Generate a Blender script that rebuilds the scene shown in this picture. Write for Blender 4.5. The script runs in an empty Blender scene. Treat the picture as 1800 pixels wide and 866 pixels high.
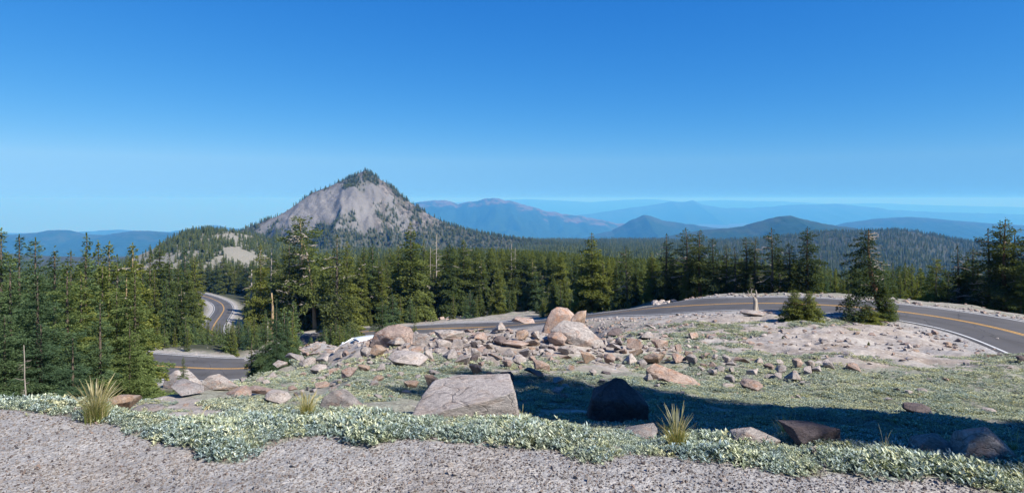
import bpy, bmesh, math, random
import numpy as np
from mathutils import Vector
R_ = math.radians
scene = bpy.context.scene
COL = scene.collection
random.seed(7)
rng = np.random.default_rng(7)

# ------------------------------------------------------------------ camera
F = 1100.0            # focal length in photograph pixels (photo is 1800 wide)
U0, V0 = 900.0, 350.0 # photo pixel of the level straight-ahead direction
cam_d = bpy.data.cameras.new('camera')
cam_d.sensor_width = 36.0
cam_d.lens = 36.0 * F / 1800.0
cam_d.shift_y = -(433.0 - V0) / 1800.0
cam_d.clip_start = 0.05
cam_d.clip_end = 400000.0
cam = bpy.data.objects.new('camera', cam_d)
COL.objects.link(cam)
cam.location = (0, 0, 0)
cam.rotation_euler = (R_(90), 0, 0)
scene.camera = cam

# ------------------------------------------------------------------ light
SUN_EL = 43.0
SUN_AZ = 124.0        # clockwise from the view direction (+Y)
world = bpy.data.worlds.new('World')
scene.world = world
world.use_nodes = True
wn = world.node_tree
sky = wn.nodes.new('ShaderNodeTexSky')
sky.sky_type = 'NISHITA'
sky.sun_disc = False
sky.sun_elevation = R_(SUN_EL)
sky.sun_rotation = R_(SUN_AZ)
sky.altitude = 2000.0
sky.air_density = 1.0
sky.dust_density = 0.15
sky.ozone_density = 3.0
bg = wn.nodes['Background']
bg.inputs['Strength'].default_value = 0.076
spl = wn.nodes.new('ShaderNodeSeparateColor'); cmbn = wn.nodes.new('ShaderNodeCombineColor')
tc = wn.nodes.new('ShaderNodeTexCoord'); sxyz = wn.nodes.new('ShaderNodeSeparateXYZ'); cxyz = wn.nodes.new('ShaderNodeCombineXYZ')
mxz = wn.nodes.new('ShaderNodeMath'); mxz.operation = 'MAXIMUM'; mxz.inputs[1].default_value = 0.06
wn.links.new(tc.outputs['Generated'], sxyz.inputs[0]); wn.links.new(sxyz.outputs[0], cxyz.inputs[0]); wn.links.new(sxyz.outputs[1], cxyz.inputs[1])
wn.links.new(sxyz.outputs[2], mxz.inputs[0]); wn.links.new(mxz.outputs[0], cxyz.inputs[2]); wn.links.new(cxyz.outputs[0], sky.inputs[0])
wn.links.new(sky.outputs[0], spl.inputs[0])
for c, (k, p) in enumerate([(0.134, 1.576), (0.767, 0.837), (2.58, 0.432)]):     # the deep, even blue of high mountain air
    pw = wn.nodes.new('ShaderNodeMath'); pw.operation = 'POWER'; pw.inputs[1].default_value = p
    ml = wn.nodes.new('ShaderNodeMath'); ml.operation = 'MULTIPLY'; ml.inputs[1].default_value = k
    wn.links.new(spl.outputs[c], pw.inputs[0]); wn.links.new(pw.outputs[0], ml.inputs[0]); wn.links.new(ml.outputs[0], cmbn.inputs[c])
wn.links.new(cmbn.outputs[0], bg.inputs['Color'])
sun_d = bpy.data.lights.new('sun', 'SUN')
sun_d.energy = 5.0
sun_d.angle = R_(0.53)
sun_d.color = (1.0, 0.955, 0.89)
sun = bpy.data.objects.new('sun', sun_d)
COL.objects.link(sun)
sdir = Vector((math.sin(R_(SUN_AZ)) * math.cos(R_(SUN_EL)), math.cos(R_(SUN_AZ)) * math.cos(R_(SUN_EL)), math.sin(R_(SUN_EL))))
sun.rotation_euler = sdir.to_track_quat('Z', 'Y').to_euler()
scene.view_settings.view_transform = 'Standard'
scene.view_settings.look = 'None'
scene.view_settings.exposure = 0.9
scene.view_settings.gamma = 1.0
scene.view_settings.use_curve_mapping = False
scene.render.engine = 'CYCLES'
scene.cycles.use_denoising = True
scene.cycles.max_bounces = 5
scene.cycles.diffuse_bounces = 3
scene.cycles.glossy_bounces = 2
scene.cycles.transmission_bounces = 3
scene.cycles.transparent_max_bounces = 8
scene.cycles.volume_bounces = 0

# ------------------------------------------------------------------ noise
def _hash(ix, iy, seed):
    h = (ix.astype(np.int64) * 374761393 + iy.astype(np.int64) * 668265263 + seed * 1274126177) & 0x7fffffff
    h = ((h ^ (h >> 13)) * 1274126177) & 0x7fffffff
    h = (h ^ (h >> 16)) & 0xffff
    return h / 65535.0

def vnoise(x, y, seed=0):
    x = np.asarray(x, float); y = np.asarray(y, float)
    ix = np.floor(x); iy = np.floor(y)
    fx = x - ix; fy = y - iy
    fx = fx * fx * (3 - 2 * fx); fy = fy * fy * (3 - 2 * fy)
    a = _hash(ix, iy, seed); b = _hash(ix + 1, iy, seed)
    c = _hash(ix, iy + 1, seed); d = _hash(ix + 1, iy + 1, seed)
    return (a * (1 - fx) + b * fx) * (1 - fy) + (c * (1 - fx) + d * fx) * fy

def fbm(x, y, seed=0, octv=4, gain=0.5):
    s = 0.0; a = 1.0; t = 0.0
    for o in range(octv):
        s = s + a * vnoise(x * 2 ** o + 17.3 * o, y * 2 ** o - 9.1 * o, seed + o)
        t += a; a *= gain
    return s / t

def sstep(a, b, x):
    t = np.clip((x - a) / (b - a), 0, 1)
    return t * t * (3 - 2 * t)

# ------------------------------------------------------------------ terrain table: drop below the eye, per direction
FAR = {
 'L': [(1000, 120), (2500, 230), (5000, 620), (10000, 900), (20000, 1300), (60000, 3300)],
 'M': [(1200, 98), (2500, 165), (3100, 220), (5000, 560), (10000, 760), (20000, 800), (60000, 1050)],
}
PROF = {
 -300: [(3, 1.65), (4.8, 1.68), (6, 2.1), (8, 3.0), (12, 5.3), (20, 9), (35, 13.5), (60, 18), (90, 24), (150, 33), (300, 50), (600, 80)] + FAR['L'],
 0:    [(3, 1.65), (4.9, 1.67), (6, 2.1), (8, 3.0), (12, 5.3), (20, 9), (35, 13.5), (60, 18), (90, 24), (150, 33), (300, 50), (600, 80)] + FAR['L'],
 150:  [(3, 1.65), (4.7, 1.67), (6, 2.0), (8, 2.8), (12, 5.0), (20, 8.8), (35, 13.3), (60, 18.2), (75, 19.2), (90, 23), (160, 36), (300, 50), (600, 80)] + FAR['L'],
 250:  [(3, 1.65), (4.5, 1.67), (6, 2.05), (9, 3.0), (12, 4.6), (20, 8.8), (40, 14.8), (62, 18.7), (78, 19.2), (110, 27), (165, 38), (250, 45), (400, 58), (650, 58), (1000, 120)] + FAR['L'][1:],
 330:  [(3, 1.65), (4.4, 1.67), (6, 2.05), (9, 2.85), (10.5, 3.3), (14, 5.2), (25, 10), (45, 15.5), (62, 18.6), (80, 19.2), (110, 26), (160, 37), (220, 41), (280, 43.5), (400, 54), (650, 39), (1000, 110)] + FAR['L'][1:],
 390:  [(3, 1.65), (4.3, 1.67), (6, 2.02), (9, 2.8), (11.5, 3.4), (15, 5.0), (25, 9.3), (45, 15), (62, 18.5), (80, 19.2), (110, 26), (160, 36), (220, 40), (280, 43.5), (400, 52), (650, 35), (1000, 100)] + FAR['L'][1:],
 450:  [(3, 1.65), (4.3, 1.67), (6, 2.0), (9, 2.75), (12, 3.4), (15, 4.2), (20, 6), (28, 9), (45, 14), (62, 18.3), (80, 19.5), (100, 22.5), (160, 34), (280, 44), (450, 50), (700, 44), (1000, 80), (2500, 165), (5000, 620), (20000, 1100), (60000, 2600)],
 550:  [(3, 1.65), (4.2, 1.66), (6, 2.0), (9, 2.75), (14, 3.95), (20, 5.3), (28, 6.95), (36, 8.7), (42, 9.9), (47, 10.9), (55, 13.5), (65, 16.5), (80, 19), (100, 22), (130, 27), (200, 36), (300, 44), (600, 66), (1200, 98), (2500, 165), (5000, 600), (20000, 1000), (60000, 1900)],
 640:  [(3, 1.65), (4.1, 1.66), (6, 1.95), (8, 2.35), (12, 3.15), (18, 4.3), (22, 5.2), (28, 6.75), (31, 7.6), (36, 9.4), (42, 10.5), (60, 15.8), (85, 19.6), (96, 20.2), (115, 24), (150, 28), (250, 38), (400, 48)] + FAR['M'],
 760:  [(3, 1.65), (4.2, 1.66), (6, 2.0), (9, 2.7), (13, 3.3), (17, 3.95), (20, 4.5), (23, 5.3), (30, 8), (45, 12.5), (65, 16.5), (85, 19), (98, 19.8), (120, 23), (170, 28), (300, 38), (400, 46)] + FAR['M'],
 900:  [(3, 1.65), (4.0, 1.66), (6, 2.1), (10, 2.95), (16, 3.95), (19, 4.4), (22, 5.0), (28, 7.2), (45, 11.5), (65, 14.5), (83, 16.4), (95, 17.5), (110, 19.8), (170, 26), (300, 37), (400, 46)] + FAR['M'],
 1000: [(3, 1.65), (4.0, 1.66), (6, 2.15), (10, 3.0), (14, 3.6), (17, 4.1), (21, 5.0), (28, 7.2), (40, 10.2), (55, 13.0), (64, 13.9), (72, 14.0), (80, 14.8), (100, 17.8), (170, 27), (300, 38), (400, 47)] + FAR['M'],
 1075: [(3, 1.65), (3.95, 1.66), (6, 2.2), (10, 3.05), (16, 4.1), (24, 5.6), (35, 7.9), (50, 10.7), (57, 11.7), (66, 12.0), (75, 13.4), (100, 17.8), (170, 27.5), (300, 40), (400, 50)] + FAR['M'],
 1150: [(3, 1.65), (3.9, 1.66), (6, 2.25), (10, 3.1), (16, 4.15), (24, 5.5), (35, 7.4), (48, 9.5), (53, 9.95), (62, 10.3), (70, 11.2), (80, 13.5), (100, 18), (170, 28), (300, 42), (400, 52)] + FAR['M'],
 1300: [(3, 1.65), (3.8, 1.66), (6, 2.25), (10, 3.15), (16, 4.3), (24, 5.7), (34, 7.1), (44, 8.15), (50, 8.4), (56, 8.7), (62, 10), (80, 15), (120, 23), (200, 36), (400, 60), (1000, 115), (1800, 123), (2500, 220), (5000, 600), (10000, 760), (20000, 800), (60000, 1100)],
 1450: [(3, 1.65), (3.8, 1.66), (6, 2.2), (10, 3.15), (16, 4.35), (24, 5.75), (34, 7.2), (43, 8.0), (48.7, 8.15), (54, 8.3), (60, 10), (80, 16), (120, 25), (200, 38), (400, 65), (900, 115), (1300, 113), (1800, 98), (2500, 230), (5000, 600), (10000, 760), (20000, 820), (60000, 1150)],
 1560: [(3, 1.65), (3.7, 1.66), (5, 1.95), (8, 2.75), (12, 3.6), (18, 4.9), (24, 6.0), (32, 7.25), (40, 7.95), (47, 8.15), (52, 8.3), (58, 10.3), (80, 17), (120, 26), (200, 40), (400, 70), (900, 118), (1300, 112), (1800, 91), (2500, 230), (5000, 600), (10000, 760), (20000, 830), (60000, 1200)],
 1700: [(3, 1.65), (3.6, 1.66), (5, 2.0), (8, 2.76), (12, 3.7), (18, 5.0), (24, 6.25), (30, 7.25), (38, 8.0), (42.6, 8.1), (48, 8.3), (56, 11), (80, 18), (120, 27), (200, 41), (400, 72), (900, 125), (1300, 135), (1800, 124), (2500, 240), (5000, 600), (10000, 760), (20000, 840), (60000, 1250)],
 1800: [(3, 1.65), (3.5, 1.66), (5, 2.0), (8, 2.85), (12, 3.8), (18, 5.05), (24, 6.2), (28, 7.2), (31, 8.0), (38.5, 8.1), (43, 8.2), (50, 10.5), (80, 19), (120, 28), (200, 42), (400, 74), (900, 130), (1300, 145), (1800, 143), (2500, 250), (5000, 600), (10000, 760), (20000, 850), (60000, 1300)],
 2050: [(3, 1.65), (3.5, 1.66), (5, 2.0), (8, 2.9), (12, 3.9), (18, 5.4), (24, 7.0), (30, 8.0), (38, 8.3), (45, 10), (60, 14), (100, 24), (200, 44), (400, 76), (900, 135), (1800, 160), (5000, 620), (20000, 900), (60000, 1300)],
}
def pchip(xk, yk, x):
    xk = np.array(xk, float); yk = np.array(yk, float)
    h = np.diff(xk); d = np.diff(yk) / h
    m = np.zeros_like(yk)
    for i in range(1, len(xk) - 1):
        if d[i - 1] * d[i] > 0:
            w1 = 2 * h[i] + h[i - 1]; w2 = h[i] + 2 * h[i - 1]
            m[i] = (w1 + w2) / (w1 / d[i - 1] + w2 / d[i])
    m[0] = 0; m[-1] = d[-1]
    x = np.clip(x, xk[0], xk[-1])
    k = np.clip(np.searchsorted(xk, x) - 1, 0, len(xk) - 2)
    t = (x - xk[k]) / h[k]
    return ((2*t**3-3*t**2+1)*yk[k] + (t**3-2*t**2+t)*h[k]*m[k] + (-2*t**3+3*t**2)*yk[k+1] + (t**3-t**2)*h[k]*m[k+1])
LD = np.linspace(math.log(3), math.log(60000), 900)
_uk = sorted(PROF)
_rows = np.array([pchip([math.log(d) for d, _ in PROF[u]], [math.log(h) for _, h in PROF[u]], LD) for u in _uk])
UK = np.linspace(-300, 2050, 236)
TAB = np.array([pchip(_uk, _rows[:, j], UK) for j in range(len(LD))]).T     # log drop [u, logD]
# soften across directions
for _ in range(2):
    T2 = TAB.copy(); T2[1:-1] = (TAB[:-2] + 2 * TAB[1:-1] + TAB[2:]) / 4; TAB = T2

def base_h(x, y):
    x = np.asarray(x, float); y = np.asarray(y, float)
    az = np.arctan2(x, y)
    azc = np.clip(az, -math.atan(1200 / F), math.atan(1150 / F))
    r = np.hypot(x, y)
    D = np.maximum(r * np.cos(azc), 3.0)
    u = U0 + F * np.tan(azc)
    fi = np.clip((u - UK[0]) / (UK[1] - UK[0]), 0, len(UK) - 1.001)
    fj = np.clip((np.log(D) - LD[0]) / (LD[1] - LD[0]), 0, len(LD) - 1.001)
    i = fi.astype(int); j = fj.astype(int); a = fi - i; b = fj - j
    v = (TAB[i, j] * (1-a) * (1-b) + TAB[i+1, j] * a * (1-b) + TAB[i, j+1] * (1-a) * b + TAB[i+1, j+1] * a * b)
    return -np.exp(v)

# gravel edge of the pull-out, as photo pixels
EDGE = [(-300, 705), (0, 713), (140, 739), (200, 744), (235, 762), (300, 776), (400, 797), (430, 795), (450, 772), (540, 765), (640, 778), (700, 768), (850, 777), (930, 790), (1000, 798), (1060, 806), (1110, 796), (1180, 803), (1250, 815), (1350, 828), (1550, 845), (1650, 838), (1750, 850), (1850, 868), (2050, 900)]
def edge_D(u):
    v = np.interp(u, [e[0] for e in EDGE], [e[1] for e in EDGE])
    return 1.66 * F / (v - V0)

# ------------------------------------------------------------------ roads (centre lines: x, y, z, half width)
def at(u, D, h):
    return ((u - U0) / F * D, D, -h)
def catmull(P, n=14):
    P = np.array(P, float); out = []
    Q = np.vstack([2 * P[0] - P[1], P, 2 * P[-1] - P[-2]])
    for i in range(1, len(Q) - 2):
        for k in range(n):
            t = k / n
            out.append(0.5 * ((2*Q[i]) + (-Q[i-1]+Q[i+1])*t + (2*Q[i-1]-5*Q[i]+4*Q[i+1]-Q[i+2])*t*t + (-Q[i-1]+3*Q[i]-3*Q[i+1]+Q[i+2])*t**3))
    out.append(Q[-2])
    return np.array(out)
def rp(u, D, h, w):
    return at(u, D, h) + (w,)
ctrl = [(26, 9, -7.4, 4.0), (27.5, 18, -7.8, 4.0), (28.3, 25, -8.0, 4.0), (29.3, 31, -8.1, 4.0), (30.6, 36.8, -8.1, 4.0), (30.0, 42.2, -8.12, 4.0), (27.6, 46, -8.15, 4.0), (23.8, 48.7, -8.2, 4.0),
        (19.0, 50.8, -8.45, 4.0), rp(1150, 57.5, 10.0, 3.8), rp(1075, 64, 11.7, 3.6), rp(1000, 72, 13.8, 3.4), rp(920, 80.5, 16.1, 3.2), rp(850, 88, 18.0, 3.1), rp(740, 93.5, 19.4, 3.1),
        rp(640, 95.5, 20.2, 3.3), rp(575, 93, 20.3, 3.8), rp(535, 85, 20.0, 4.2), rp(500, 76, 19.5, 4.7), rp(450, 70.3, 19.0, 4.9), rp(345, 70.2, 18.95, 4.9), rp(260, 71.6, 18.95, 4.9), rp(150, 74.5, 19.1, 4.8),
        (-62, 80, -20, 4.5), (-78, 92, -23, 4.0), (-88, 112, -27.5, 3.6), (-89, 134, -32, 3.4), (-82, 152, -35, 3.4),
        rp(385, 161, 36.2, 3.4), rp(374, 170, 36.8, 3.4), rp(373, 179.5, 37.3, 3.4), rp(378.6, 191, 37.7, 3.4), rp(389, 209, 38.5, 3.4), rp(393.5, 224, 39.3, 3.4), rp(390, 239, 40.0, 3.4),
        rp(378.6, 255, 41.1, 3.4), rp(359.5, 273, 42.3, 3.4), rp(330, 292, 43.5, 3.4), rp(290, 305, 45, 3.4)]
ROAD = catmull(ctrl, 16)
# resample about every 0.8 m
seg = np.r_[0, np.cumsum(np.linalg.norm(np.diff(ROAD[:, :3], axis=0), axis=1))]
ss = np.arange(0, seg[-1], 0.8)
ROAD = np.array([np.interp(ss, seg, ROAD[:, k]) for k in range(4)]).T
_k = np.ones(9) / 9
for c in range(4):
    p = np.r_[np.full(4, ROAD[0, c]), ROAD[:, c], np.full(4, ROAD[-1, c])]
    ROAD[:, c] = np.convolve(p, _k, 'valid')

_ru = U0 + F * ROAD[:, 0] / ROAD[:, 1]
_arc = np.arange(len(ROAD)) * 0.8
_first = np.argmax(_ru < 640)
BANK = 0.10 * sstep(1330, 1180, _ru) * (np.arange(len(ROAD)) < _first) * sstep(690, 800, _ru)
TN = np.gradient(ROAD[:, :2], axis=0); TN /= np.linalg.norm(TN, axis=1)[:, None]
RN = np.stack([TN[:, 1], -TN[:, 0]], -1)

def road_near(x, y):
    """distance to the centre line, road height and half width there"""
    x = np.ravel(x); y = np.ravel(y)
    d = np.full(x.shape, 1e9); z = np.zeros(x.shape); w = np.full(x.shape, 4.0)
    m = (y > -5) & (y < 340) & (np.abs(x) < 190)
    idx = np.nonzero(m)[0]
    R = ROAD[::2]; Bk = BANK[::2]; Rn = RN[::2]
    for s in range(0, len(idx), 4000):
        k = idx[s:s + 4000]
        dd = (x[k, None] - R[None, :, 0]) ** 2 + (y[k, None] - R[None, :, 1]) ** 2
        j = dd.argmin(1)
        # refine on the segments either side
        best = np.sqrt(dd[np.arange(len(k)), j]); bz = R[j, 2].copy(); bw = R[j, 3].copy()
        for o in (-1, 0):
            a = np.clip(j + o, 0, len(R) - 2); b = a + 1
            ax = R[a, 0]; ay = R[a, 1]; ex = R[b, 0] - ax; ey = R[b, 1] - ay
            t = np.clip(((x[k] - ax) * ex + (y[k] - ay) * ey) / (ex * ex + ey * ey + 1e-9), 0, 1)
            q = np.hypot(x[k] - ax - t * ex, y[k] - ay - t * ey)
            imp = q <= best + 1e-9
            best = np.where(imp, q, best)
            bz = np.where(imp, R[a, 2] + t * (R[b, 2] - R[a, 2]), bz)
            bw = np.where(imp, R[a, 3] + t * (R[b, 3] - R[a, 3]), bw)
        off = (x[k] - R[j, 0]) * Rn[j, 0] + (y[k] - R[j, 1]) * Rn[j, 1]
        bz = bz + Bk[j] * np.clip(off, -bw - 1.8, bw + 1.8)
        d[k] = best; z[k] = bz; w[k] = bw
    return d, z, w

def H(x, y, road=True):
    sh = np.shape(x)
    x = np.ravel(np.asarray(x, float)); y = np.ravel(np.asarray(y, float))
    z = base_h(x, y)
    r = np.hypot(x, y)
    az = np.arctan2(x, y)
    u = U0 + F * np.tan(np.clip(az, -0.83, 0.80))
    D = r * np.cos(np.clip(az, -0.83, 0.80))
    off = sstep(0.0, 1.2, D - edge_D(u)) * sstep(-0.2, 0.3, np.cos(az))
    amp = off * np.clip(0.05 + 0.012 * r, 0, 0.35)
    bump = (fbm(x * 0.45, y * 0.45, 11, 4) - 0.5) * 2 * amp + (fbm(x * 2.2, y * 2.2, 5, 3) - 0.5) * 0.10 * off
    far = sstep(120, 600, r)
    bump = bump + far * (fbm(x * 0.012, y * 0.012, 21, 4) - 0.5) * np.clip(r * 0.012, 0, 16)
    bump = bump + (1 - off) * (fbm(x * 0.8, y * 0.8, 3, 3) - 0.5) * 0.03
    bump = bump + np.exp(-((x - 1.6) / 3.6) ** 2 - ((y - 18.6) / 2.6) ** 2) * 0.3 + np.exp(-((x + 3.4) / 2.4) ** 2 - ((y - 19.5) / 2.2) ** 2) * 0.22
    z = z + bump
    if road:
        d, zr, w = road_near(x, y)
        bw = np.where((x > 12) & (y < 44), 2.6, 6.0); cw = 1.6
        k = 1 - sstep(0, 1, (d - w - cw) / bw)
        z = z * (1 - k) + (zr - 0.05) * k
    return z.reshape(sh)

def gz(x, y):
    return float(H(np.array([x]), np.array([y]))[0])

_Ds = np.exp(np.linspace(math.log(3.2), math.log(3000), 1400))
_gcache = {}
def ground_at(u, v, dmin=3.2):
    """first ground point met by the sight line through photo pixel (u, v)"""
    ku = round(u / 4)
    if ku not in _gcache:
        uu = ku * 4
        _gcache[ku] = H((uu - U0) / F * _Ds, _Ds)
    z = _gcache[ku]
    ray = -(v - V0) / F * _Ds
    hit = np.nonzero((z >= ray) & (_Ds >= dmin))[0]
    i = hit[0] if len(hit) else len(_Ds) - 1
    D = _Ds[i]
    x = (u - U0) / F * D
    return x, D, gz(x, D)

# ------------------------------------------------------------------ material helpers
def new_mat(name):
    m = bpy.data.materials.new(name); m.use_nodes = True
    nt = m.node_tree; nt.nodes.clear()
    out = nt.nodes.new('ShaderNodeOutputMaterial')
    return m, nt, out
def N(nt, t, **kw):
    n = nt.nodes.new(t)
    for k, v in kw.items():
        if k in ('operation', 'blend_type', 'data_type', 'feature', 'noise_dimensions', 'attribute_name', 'distance', 'musgrave_type', 'mode'):
            setattr(n, k, v)
        else:
            n.inputs[k].default_value = v
    return n
def noise(nt, vec, scale, detail=4, rough=0.55, dist=0.0):
    n = N(nt, 'ShaderNodeTexNoise'); n.inputs['Scale'].default_value = scale
    n.inputs['Detail'].default_value = detail; n.inputs['Roughness'].default_value = rough
    n.inputs['Distortion'].default_value = dist
    if vec is not None: nt.links.new(vec, n.inputs['Vector'])
    return n.outputs['Fac']
def ramp(nt, fac, stops):
    n = nt.nodes.new('ShaderNodeValToRGB')
    cr = n.color_ramp
    while len(cr.elements) < len(stops): cr.elements.new(0.5)
    for e, (p, c) in zip(cr.elements, stops):
        e.position = p; e.color = tuple(c) + ((1,) if len(c) == 3 else ())
    nt.links.new(fac, n.inputs['Fac'])
    return n.outputs['Color']
def mix(nt, fac, a, b, mode='MIX'):
    n = nt.nodes.new('ShaderNodeMix'); n.data_type = 'RGBA'; n.blend_type = mode
    def put(sock, v):
        if isinstance(v, bpy.types.NodeSocket): nt.links.new(v, sock)
        elif isinstance(v, (int, float)): sock.default_value = v
        else: sock.default_value = tuple(v) + ((1,) if len(v) == 3 else ())
    put(n.inputs[0], fac); put(n.inputs[6], a); put(n.inputs[7], b)
    return n.outputs[2]
def math_(nt, op, a, b=0.0):
    n = nt.nodes.new('ShaderNodeMath'); n.operation = op
    for s, v in ((n.inputs[0], a), (n.inputs[1], b)):
        if isinstance(v, bpy.types.NodeSocket): nt.links.new(v, s)
        else: s.default_value = v
    return n.outputs[0]
def smooth(nt, x, a, b):
    n = nt.nodes.new('ShaderNodeMapRange'); n.interpolation_type = 'SMOOTHSTEP'
    nt.links.new(x, n.inputs['Value']); n.inputs['From Min'].default_value = a; n.inputs['From Max'].default_value = b
    return n.outputs['Result']
def bump(nt, height, strength=0.4, dist=0.05, normal=None):
    b = nt.nodes.new('ShaderNodeBump'); b.inputs['Strength'].default_value = strength; b.inputs['Distance'].default_value = dist
    nt.links.new(height, b.inputs['Height'])
    if normal is not None: nt.links.new(normal, b.inputs['Normal'])
    return b.outputs['Normal']
def bsdf(nt, out, color, rough=0.9, normal=None, spec=0.25, **kw):
    p = nt.nodes.new('ShaderNodeBsdfPrincipled')
    if isinstance(color, bpy.types.NodeSocket): nt.links.new(color, p.inputs['Base Color'])
    else: p.inputs['Base Color'].default_value = tuple(color) + (1,)
    p.inputs['Roughness'].default_value = rough
    p.inputs['Specular IOR Level'].default_value = spec
    for k, v in kw.items(): p.inputs[k.replace('_', ' ')].default_value = v
    if normal is not None: nt.links.new(normal, p.inputs['Normal'])
    nt.links.new(p.outputs[0], out.inputs['Surface'])
    return p
def geo_pos(nt):
    return nt.nodes.new('ShaderNodeNewGeometry').outputs['Position']
def obj_coord(nt):
    return nt.nodes.new('ShaderNodeTexCoord').outputs['Object']
def voro(nt, vec, scale, feature='F1', out='Distance', rand=1.0):
    v = nt.nodes.new('ShaderNodeTexVoronoi'); v.feature = feature
    v.inputs['Scale'].default_value = scale; v.inputs['Randomness'].default_value = rand
    nt.links.new(vec, v.inputs['Vector'])
    return v.outputs[out]

M = {}
# ground ---------------------------------------------------------------
def mat_ground():
    m, nt, out = new_mat('ground')
    P = geo_pos(nt)
    at_ = N(nt, 'ShaderNodeAttribute', attribute_name='zones')
    sep = nt.nodes.new('ShaderNodeSeparateColor'); nt.links.new(at_.outputs['Color'], sep.inputs[0])
    gr, mat, fo = sep.outputs[0], sep.outputs[1], sep.outputs[2]
    # gravel
    v1 = voro(nt, P, 42, out='Color'); v2 = voro(nt, P, 90, out='Color')
    c1 = nt.nodes.new('ShaderNodeSeparateColor'); nt.links.new(v1, c1.inputs[0])
    c2 = nt.nodes.new('ShaderNodeSeparateColor'); nt.links.new(v2, c2.inputs[0])
    g1 = ramp(nt, c1.outputs[0], [(0.0, (0.185, 0.181, 0.178)), (0.5, (0.278, 0.271, 0.263)), (0.85, (0.355, 0.345, 0.332)), (1.0, (0.46, 0.42, 0.375))])
    g2 = ramp(nt, c2.outputs[1], [(0.0, (0.2, 0.19, 0.182)), (0.6, (0.28, 0.268, 0.255)), (1.0, (0.36, 0.342, 0.325))])
    gcol = mix(nt, 0.5, g1, g2)
    big = noise(nt, P, 0.55, 4, 0.6)
    gcol = mix(nt, smooth(nt, big, 0.48, 0.72), gcol, mix(nt, 0.35, gcol, (0.3, 0.235, 0.17)))
    med = noise(nt, P, 3.2, 4, 0.6)
    gcol = mix(nt, 1.0, gcol, ramp(nt, med, [(0.3, (0.74, 0.74, 0.75)), (0.7, (1.16, 1.14, 1.1))]), 'MULTIPLY')
    # soil: pinkish grey volcanic earth with pumice grit
    s1 = noise(nt, P, 0.35, 5, 0.6); s2 = noise(nt, P, 3.0, 5, 0.65); s3 = noise(nt, P, 28.0, 3, 0.6)
    soil = ramp(nt, s1, [(0.3, (0.235, 0.195, 0.16)), (0.5, (0.295, 0.26, 0.228)), (0.68, (0.34, 0.318, 0.29))])
    soil = mix(nt, 1.0, soil, ramp(nt, s2, [(0.3, (0.78, 0.76, 0.74)), (0.7, (1.14, 1.13, 1.12))]), 'MULTIPLY')
    vs = voro(nt, P, 9.0, out='Color'); cs = nt.nodes.new('ShaderNodeSeparateColor'); nt.links.new(vs, cs.inputs[0])
    soil = mix(nt, math_(nt, 'MULTIPLY', math_(nt, 'GREATER_THAN', cs.outputs[0], 0.86), 0.55), soil, (0.45, 0.41, 0.37))
    soil = mix(nt, smooth(nt, s3, 0.52, 0.75), soil, mix(nt, 0.4, soil, (0.2, 0.15, 0.12)))
    # low grey-green mats
    mm = noise(nt, P, 11.0, 6, 0.8); m0 = noise(nt, P, 1.1, 5, 0.65)
    mcol = ramp(nt, mm, [(0.3, (0.115, 0.10, 0.072)), (0.5, (0.205, 0.2, 0.155)), (0.68, (0.31, 0.315, 0.255))])
    mfac = smooth(nt, math_(nt, 'ADD', m0, math_(nt, 'SUBTRACT', mat, 0.5)), 0.42, 0.6)
    col = mix(nt, mfac, soil, mcol)
    # forest floor
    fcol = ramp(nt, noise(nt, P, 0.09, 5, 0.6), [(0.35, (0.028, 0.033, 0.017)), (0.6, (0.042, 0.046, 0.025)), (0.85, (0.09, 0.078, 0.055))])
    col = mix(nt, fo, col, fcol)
    grf = smooth(nt, math_(nt, 'ADD', gr, math_(nt, 'MULTIPLY', math_(nt, 'SUBTRACT', noise(nt, P, 2.5, 4, 0.6), 0.5), 0.5)), 0.4, 0.6)
    col = mix(nt, grf, col, gcol)
    hgt = math_(nt, 'ADD', math_(nt, 'MULTIPLY', voro(nt, P, 42), -0.5), math_(nt, 'MULTIPLY', noise(nt, P, 12, 4, 0.7), 0.9))
    nrm = bump(nt, hgt, 0.5, 0.03)
    nrm = bump(nt, noise(nt, P, 6.0, 5, 0.75), 0.4, 0.06, nrm)
    bsdf(nt, out, col, 0.95, nrm, 0.15)
    return m
M['ground'] = mat_ground()

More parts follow.
